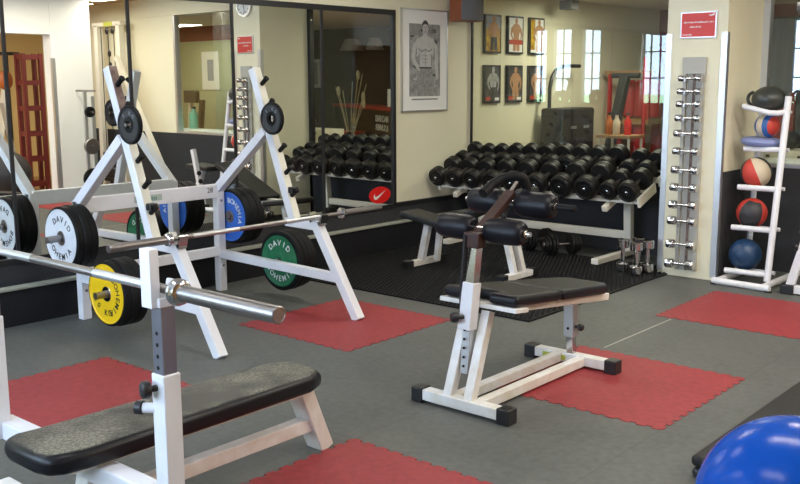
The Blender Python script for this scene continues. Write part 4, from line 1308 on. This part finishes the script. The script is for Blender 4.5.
MB().sphere((4.5, 2.70, 1.62), 0.11, 24, 16, sc=(1, 1, 1.3)).build('ball_body', ORANGE, t)
MB().tube((4.5, 2.70, 1.75), (4.5, 2.70, 2.75), 0.012, 8).build('cord', BLACKP, t)
tag(MB().sphere((3.45, 2.15, 0.33), 0.33, 32, 20).build('gym_ball', BCHAR, base=(3.45, 2.15, 0)), 'big dark grey gym ball in the side room', 'exercise ball')

# neighbour room
t = thing('reception_counter', 'black reception counter with red top edge, seen in the mirror', 'counter', (0.7, 6.7, 0))
A, B = V3((2.85, 7.75, 0)), V3((-0.15, 6.15, 0))
dd = (B - A).normalized()
nn = V3((dd.y, -dd.x, 0))
if nn.y > 0:
    nn = -nn
MB().frame_box(A, B - A, nn * -0.10, V3((0, 0, 1.16))).build('front_panel', BLACKP, t)
MB().frame_box(A + V3((0, 0, 1.16)) + nn * .03, B - A, nn * -0.45, V3((0, 0, 0.045))).build('counter_top', REDGEAR, t)
rd = -dd if (-dd).x > 0 else dd
c = A.lerp(B, 0.80) + nn * 0.004
text('MACHINES', 0.13, c + V3((0, 0, 1.03)), rd, (0, 0, 1), 0.001, 'lettering', LETTERW, t, bold=0.002)
text('& SUMMER', 0.13, c + V3((0, 0, 0.90)), rd, (0, 0, 1), 0.001, 'lettering', LETTERW, t, bold=0.002)
c = A.lerp(B, 0.36) + nn * 0.003
MB().lathe([(0.055, 0), (0.10, 0), (0.10, 0.004), (0.055, 0.004)], c + V3((0, 0, 0.98)), nn, 28, caps=False).build('emblem', PYEL, t)
MB().lathe([(0.005, 0), (0.045, 0), (0.045, 0.004)], c + V3((0.0, 0, 0.98)), nn, 20).build('emblem', PYEL, t)
MB().frame_box(c + V3((0, 0, 0.84)) - rd * .09, rd * .18, nn * .003, V3((0, 0, 0.02))).build('emblem', LETTERW, t)
pc = A.lerp(B, 0.66) + nn * 0.35
t = thing('vase', 'vase of dried reeds standing before the counter, seen in the mirror', 'vase', pc)
MB().lathe([(0.07, 0), (0.09, 0.1), (0.07, 0.45), (0.05, 0.62), (0.06, 0.70)], pc, (0, 0, 1), 20).build('vase_body', WOODRED, t)
for i in range(9):
    a, l = random.uniform(0, 6.28), random.uniform(0.5, 1.0)
    tip = pc + V3((math.cos(a) * .25, math.sin(a) * .25, 0.7 + l))
    MB().path([pc + V3((0, 0, 0.6)), pc.lerp(tip, .5) + V3((0, 0, .35)), tip], 0.006, 6).build('reed', BEIGE, t)
    if i % 2:
        MB().sphere(tip, 0.05, 10, 8, sc=(.6, .6, 1.5)).build('reed_head', BEIGE, t)
cp = A.lerp(B, 0.52) + nn * 0.30
tag(MB().box((cp.x - .28, cp.y - .1, 0), (cp.x + .28, cp.y + .15, 0.82)).build('magazine_stand', PRED, base=(cp.x, cp.y, 0)), 'red magazine stand before the counter, seen in the mirror', 'magazine stand')
tag(MB().lathe([(0.045, 0), (0.045, .26)], A.lerp(B, 0.74) - nn * .2 + V3((0, 0, 1.205)), (0, 0, 1), 16).build('white_bottle', PAPER, base=A.lerp(B, 0.74) - nn * .2 + V3((0, 0, 1.205))), 'white bottle standing on the reception counter', 'bottle')
t = thing('framed_picture', 'small pale framed picture on the dark wall, seen in the mirror', 'picture', (3.85, 8.2, 1.5))
MB().box((3.70, 8.17, 1.47), (4.0, 8.201, 1.98)).build('frame', PAPER, t)
MB().box((3.74, 8.165, 1.53), (3.96, 8.171, 1.92)).build('print', G3, t)
for i, x in enumerate((2.6, 2.05)):
    t = thing('wall_lamp', 'pale pleated lampshade on the dark wall, %s of two seen in the mirror' % ['left', 'right'][i], 'lamp', (x, 8.05, 2.1), 'lampshades on the dark wall')
    MB().lathe([(0.22 - .06 * i, 0), (0.12 - .03 * i, 0.20)], (x, 7.95, 2.10), (0, 0, 1), 24).build('lamp_shade', mat('pleated_cloth', (0.30, 0.25, 0.25), 0.8), t)
    MB().tube((x, 7.95, 2.2), (x, 8.2, 2.2), 0.012, 8).build('bracket', BLACKP, t)
# black cabinet, red stand, bags behind the glass
t = thing('black_cabinet', 'black cabinet with rounded black hoop above it behind the glass', 'cabinet', (-2.95, 5.6, 0))
MB().box((-3.06, 5.28, 0), (-2.76, 5.98, 1.28)).build('body', BLACKP, t, bevel=0.03)
for yy in (5.5, 5.78):
    MB().box((-2.76, yy - 0.05, 1.05), (-2.745, yy + 0.05, 1.08)).build('handle', ALU, t)
hp = [(-2.98, 5.34, 1.26), (-2.98, 5.34, 1.50), (-2.98, 5.38, 1.62), (-2.98, 5.46, 1.70), (-2.98, 5.58, 1.74), (-2.98, 5.75, 1.75), (-2.98, 5.98, 1.75)]
MB().path(hp, 0.022, 10).build('hoop', BLACKP, t)
t = thing('cross_trainer', 'black exercise machine with slanted column behind the glass', 'exercise machine', (-2.55, 5.75, 0))
MB().beam((-2.50, 5.65, 0.25), (-2.40, 6.0, 1.62), 0.10, 0.10, (1, 0, 0)).build('column', BLACKP, t, bevel=0.01)
MB().box((-2.70, 5.55, 0), (-2.35, 6.25, 0.25)).build('base', BLACKP, t, bevel=0.03)
MB().tube((-2.56, 6.0, 1.64), (-2.22, 6.0, 1.64), 0.03, 12).build('handlebar', BLACKP, t)
t = thing('red_stand', 'red framed stand with hanging red bags behind the glass', 'stand', (-2.75, 7.0, 0))
for x, y in ((-2.92, 6.80), (-2.60, 6.80), (-2.92, 7.25), (-2.60, 7.25)):
    MB().box((x - 0.05, y - 0.05, 0), (x + 0.05, y + 0.05, 1.1)).build('leg', REDGEAR, t)
MB().box((-3.0, 6.70, 1.06), (-2.45, 7.4, 1.12)).build('shelf', FLOORWOOD, t)
for x in (-2.98, -2.47):
    MB().box((x - .02, 6.70, 1.12), (x + .02, 6.74, 1.70)).build('post', REDGEAR, t)
MB().box((-3.05, 6.69, 1.66), (-2.40, 6.75, 1.70)).build('top_rail', FLOORWOOD, t)
for k_ in range(3):
    MB().lathe([(0.06, 0), (0.085, 0.02), (0.085, 0.42), (0.05, 0.46)], (-2.88 + .16 * k_, 7.05, 1.13), (0, 0, 1), 18).build('red_bag', REDGEAR, t)
t = thing('stand_pole', 'thin tall red pole standing behind the glass near the pillar', 'pole', (-2.40, 6.48, 0))
MB().tube((-2.40, 6.48, 0), (-2.40, 6.48, 1.85), 0.022, 12).build('pole', REDGEAR, t)
MB().lathe([(0.12, 0), (0.12, 0.03)], (-2.40, 6.48, 0), (0, 0, 1), 20).build('base', REDGEAR, t)
tag(MB().sphere((-2.02, 6.5, 1.06), 0.19, 28, 18, sc=(.8, .8, 1.4)).build('punch_bag', BCHAR, base=(-2.02, 6.5, 0.8)), 'dark oval punch bag behind the glass next to the pillar', 'punch bag')
tag(MB().box((-2.18, 6.34, 0), (-1.86, 6.66, 0.80)).build('plinth', RUBBER, base=(-2.02, 6.5, 0)), 'black plinth under the dark oval punch bag', 'plinth')
t = thing('glass_table', 'wooden topped side table with bottles behind the glass', 'table', (-2.1, 5.37, 0))
MB().box((-2.30, 5.20, 0.98), (-1.90, 5.54, 1.01)).build('table_top', FLOORWOOD, t)
for x, y in ((-2.27, 5.23), (-1.93, 5.23), (-2.27, 5.51), (-1.93, 5.51)):
    MB().tube((x, y, 0), (x, y, .98), 0.015, 10).build('leg', IVORY, t)
for i, (x, mt) in enumerate(((-2.24, ORANGE), (-2.15, BCREAM), (-2.02, NIKERED))):
    b_ = thing('bottle', '%s bottle on the side table behind the glass' % ['orange', 'cream', 'red'][i], 'bottle', (x, 5.37, 1.01))
    MB().lathe([(0.035, 0), (0.04, 0.01), (0.04, 0.14), (0.018, 0.18), (0.018, 0.21)], (x, 5.37, 1.01), (0, 0, 1), 16).build('body', mt, b_)
    MB().lathe([(0.02, 0.21), (0.02, 0.235)], (x, 5.37, 1.01), (0, 0, 1), 12).build('cap', BLACKP, b_)
t = thing('hanging_projector', 'small dark box hanging from the ceiling behind the glass', 'projector', (-2.85, 5.5, 2.36))
MB().box((-2.93, 5.42, 2.36), (-2.77, 5.58, 2.46)).build('housing', SPKGREY, t, bevel=0.01)
MB().box((-2.88, 5.47, 2.45), (-2.82, 5.53, 2.5)).build('ceiling_mount', BLACKP, t)
# right window: curtains and interior
t = thing('curtain', 'grey blue pleated curtain seen through the right window', 'curtain', (-1.8, 8.1, 0.9))
pts = []
n = 60
for i in range(n + 1):
    pts.append((-2.6 + 1.5 * i / n, 8.12 + 0.03 * math.sin(i * 1.1)))
for i in range(n, -1, -1):
    pts.append((-2.6 + 1.5 * i / n, 8.135 + 0.03 * math.sin(i * 1.1)))
MB().prism(pts, (0, 0, 0.9), (1, 0, 0), (0, 1, 0), 1.42).build('cloth', CURTAIN, t)
MB().tube((-2.7, 8.12, 2.33), (-1.05, 8.12, 2.33), 0.015, 10).build('rod', BLACKP, t)
t = thing('sideboard', 'cream sideboard with black handles seen through the right window', 'sideboard', (-0.05, 4.6, 0))
MB().box((-0.50, 4.45, 0), (0.40, 4.80, 0.985)).build('body', IVORY, t, bevel=0.005)
for x in (-0.27, 0.17):
    MB().box((x - 0.2, 4.438, 0.55), (x + 0.2, 4.45, 0.965)).build('drawer', IVORY, t)
    MB().box((x - 0.10, 4.42, 0.925), (x + 0.10, 4.439, 0.945)).build('handle', BLACKP, t)
tag(MB().box((-1.7, 6.55, 0), (-0.7, 6.62, 1.45)).build('red_screen', DARKRED, base=(-1.2, 6.6, 0)), 'dark red panel screen behind the cream sideboard', 'screen')
for i, x in enumerate((-0.06, 0.16)):
    tag(MB().sphere((x, 4.62, 1.065), 0.08, 20, 14).build('head_guard', BCHAR, base=(x, 4.62, 0.985)), 'round black head guard on the sideboard, %s of two' % ['left', 'right'][i], 'head guard', 'head guards on the sideboard')
t = thing('mint_bottle', 'mint green plastic bottle on the window sill, seen in the mirror', 'bottle', (2.0, 4.24, .93))
MB().lathe([(0.06, 0), (0.065, 0.01), (0.065, 0.20), (0.03, 0.25), (0.03, 0.28)], (2.0, 4.24, 0.93), (0, 0, 1), 20).build('body', MINT, t)
MB().lathe([(0.032, 0.28), (0.032, 0.31)], (2.0, 4.24, 0.93), (0, 0, 1), 14).build('cap', BLACKP, t)
struct(MB().box((-0.1, GY + 0.06, 0.87), (2.18, GY + 0.24, 0.93)).build('trim_sill', OFFWHITE))
t = thing('wall_chart', 'white wall chart on the sage wall, seen in the mirror', 'chart', (3.6, 5.99, 1.5))
MB().box((3.75, 5.985, 1.45), (4.23, 6.0, 2.08)).build('paper', PAPER, t)
MB().box((3.90, 5.984, 1.6), (4.07, 5.985, 1.95)).build('drawing', PBLU, t)
t = thing('leg_press', 'black padded exercise machine before the sage wall', 'exercise machine', (3.6, 5.4, 0))
MB().box((3.45, 5.3, 1.25), (3.80, 5.38, 1.45)).build('pad', DULLVINYL, t, bevel=0.02)
MB().beam((3.55, 5.35, 0), (3.35, 5.35, 1.3), 0.07, 0.07, (0, 1, 0)).build('column', BLACKP, t)
MB().beam((3.80, 5.35, 0.0), (3.65, 5.35, 1.4), 0.06, 0.06, (0, 1, 0)).build('column', IVORY, t)
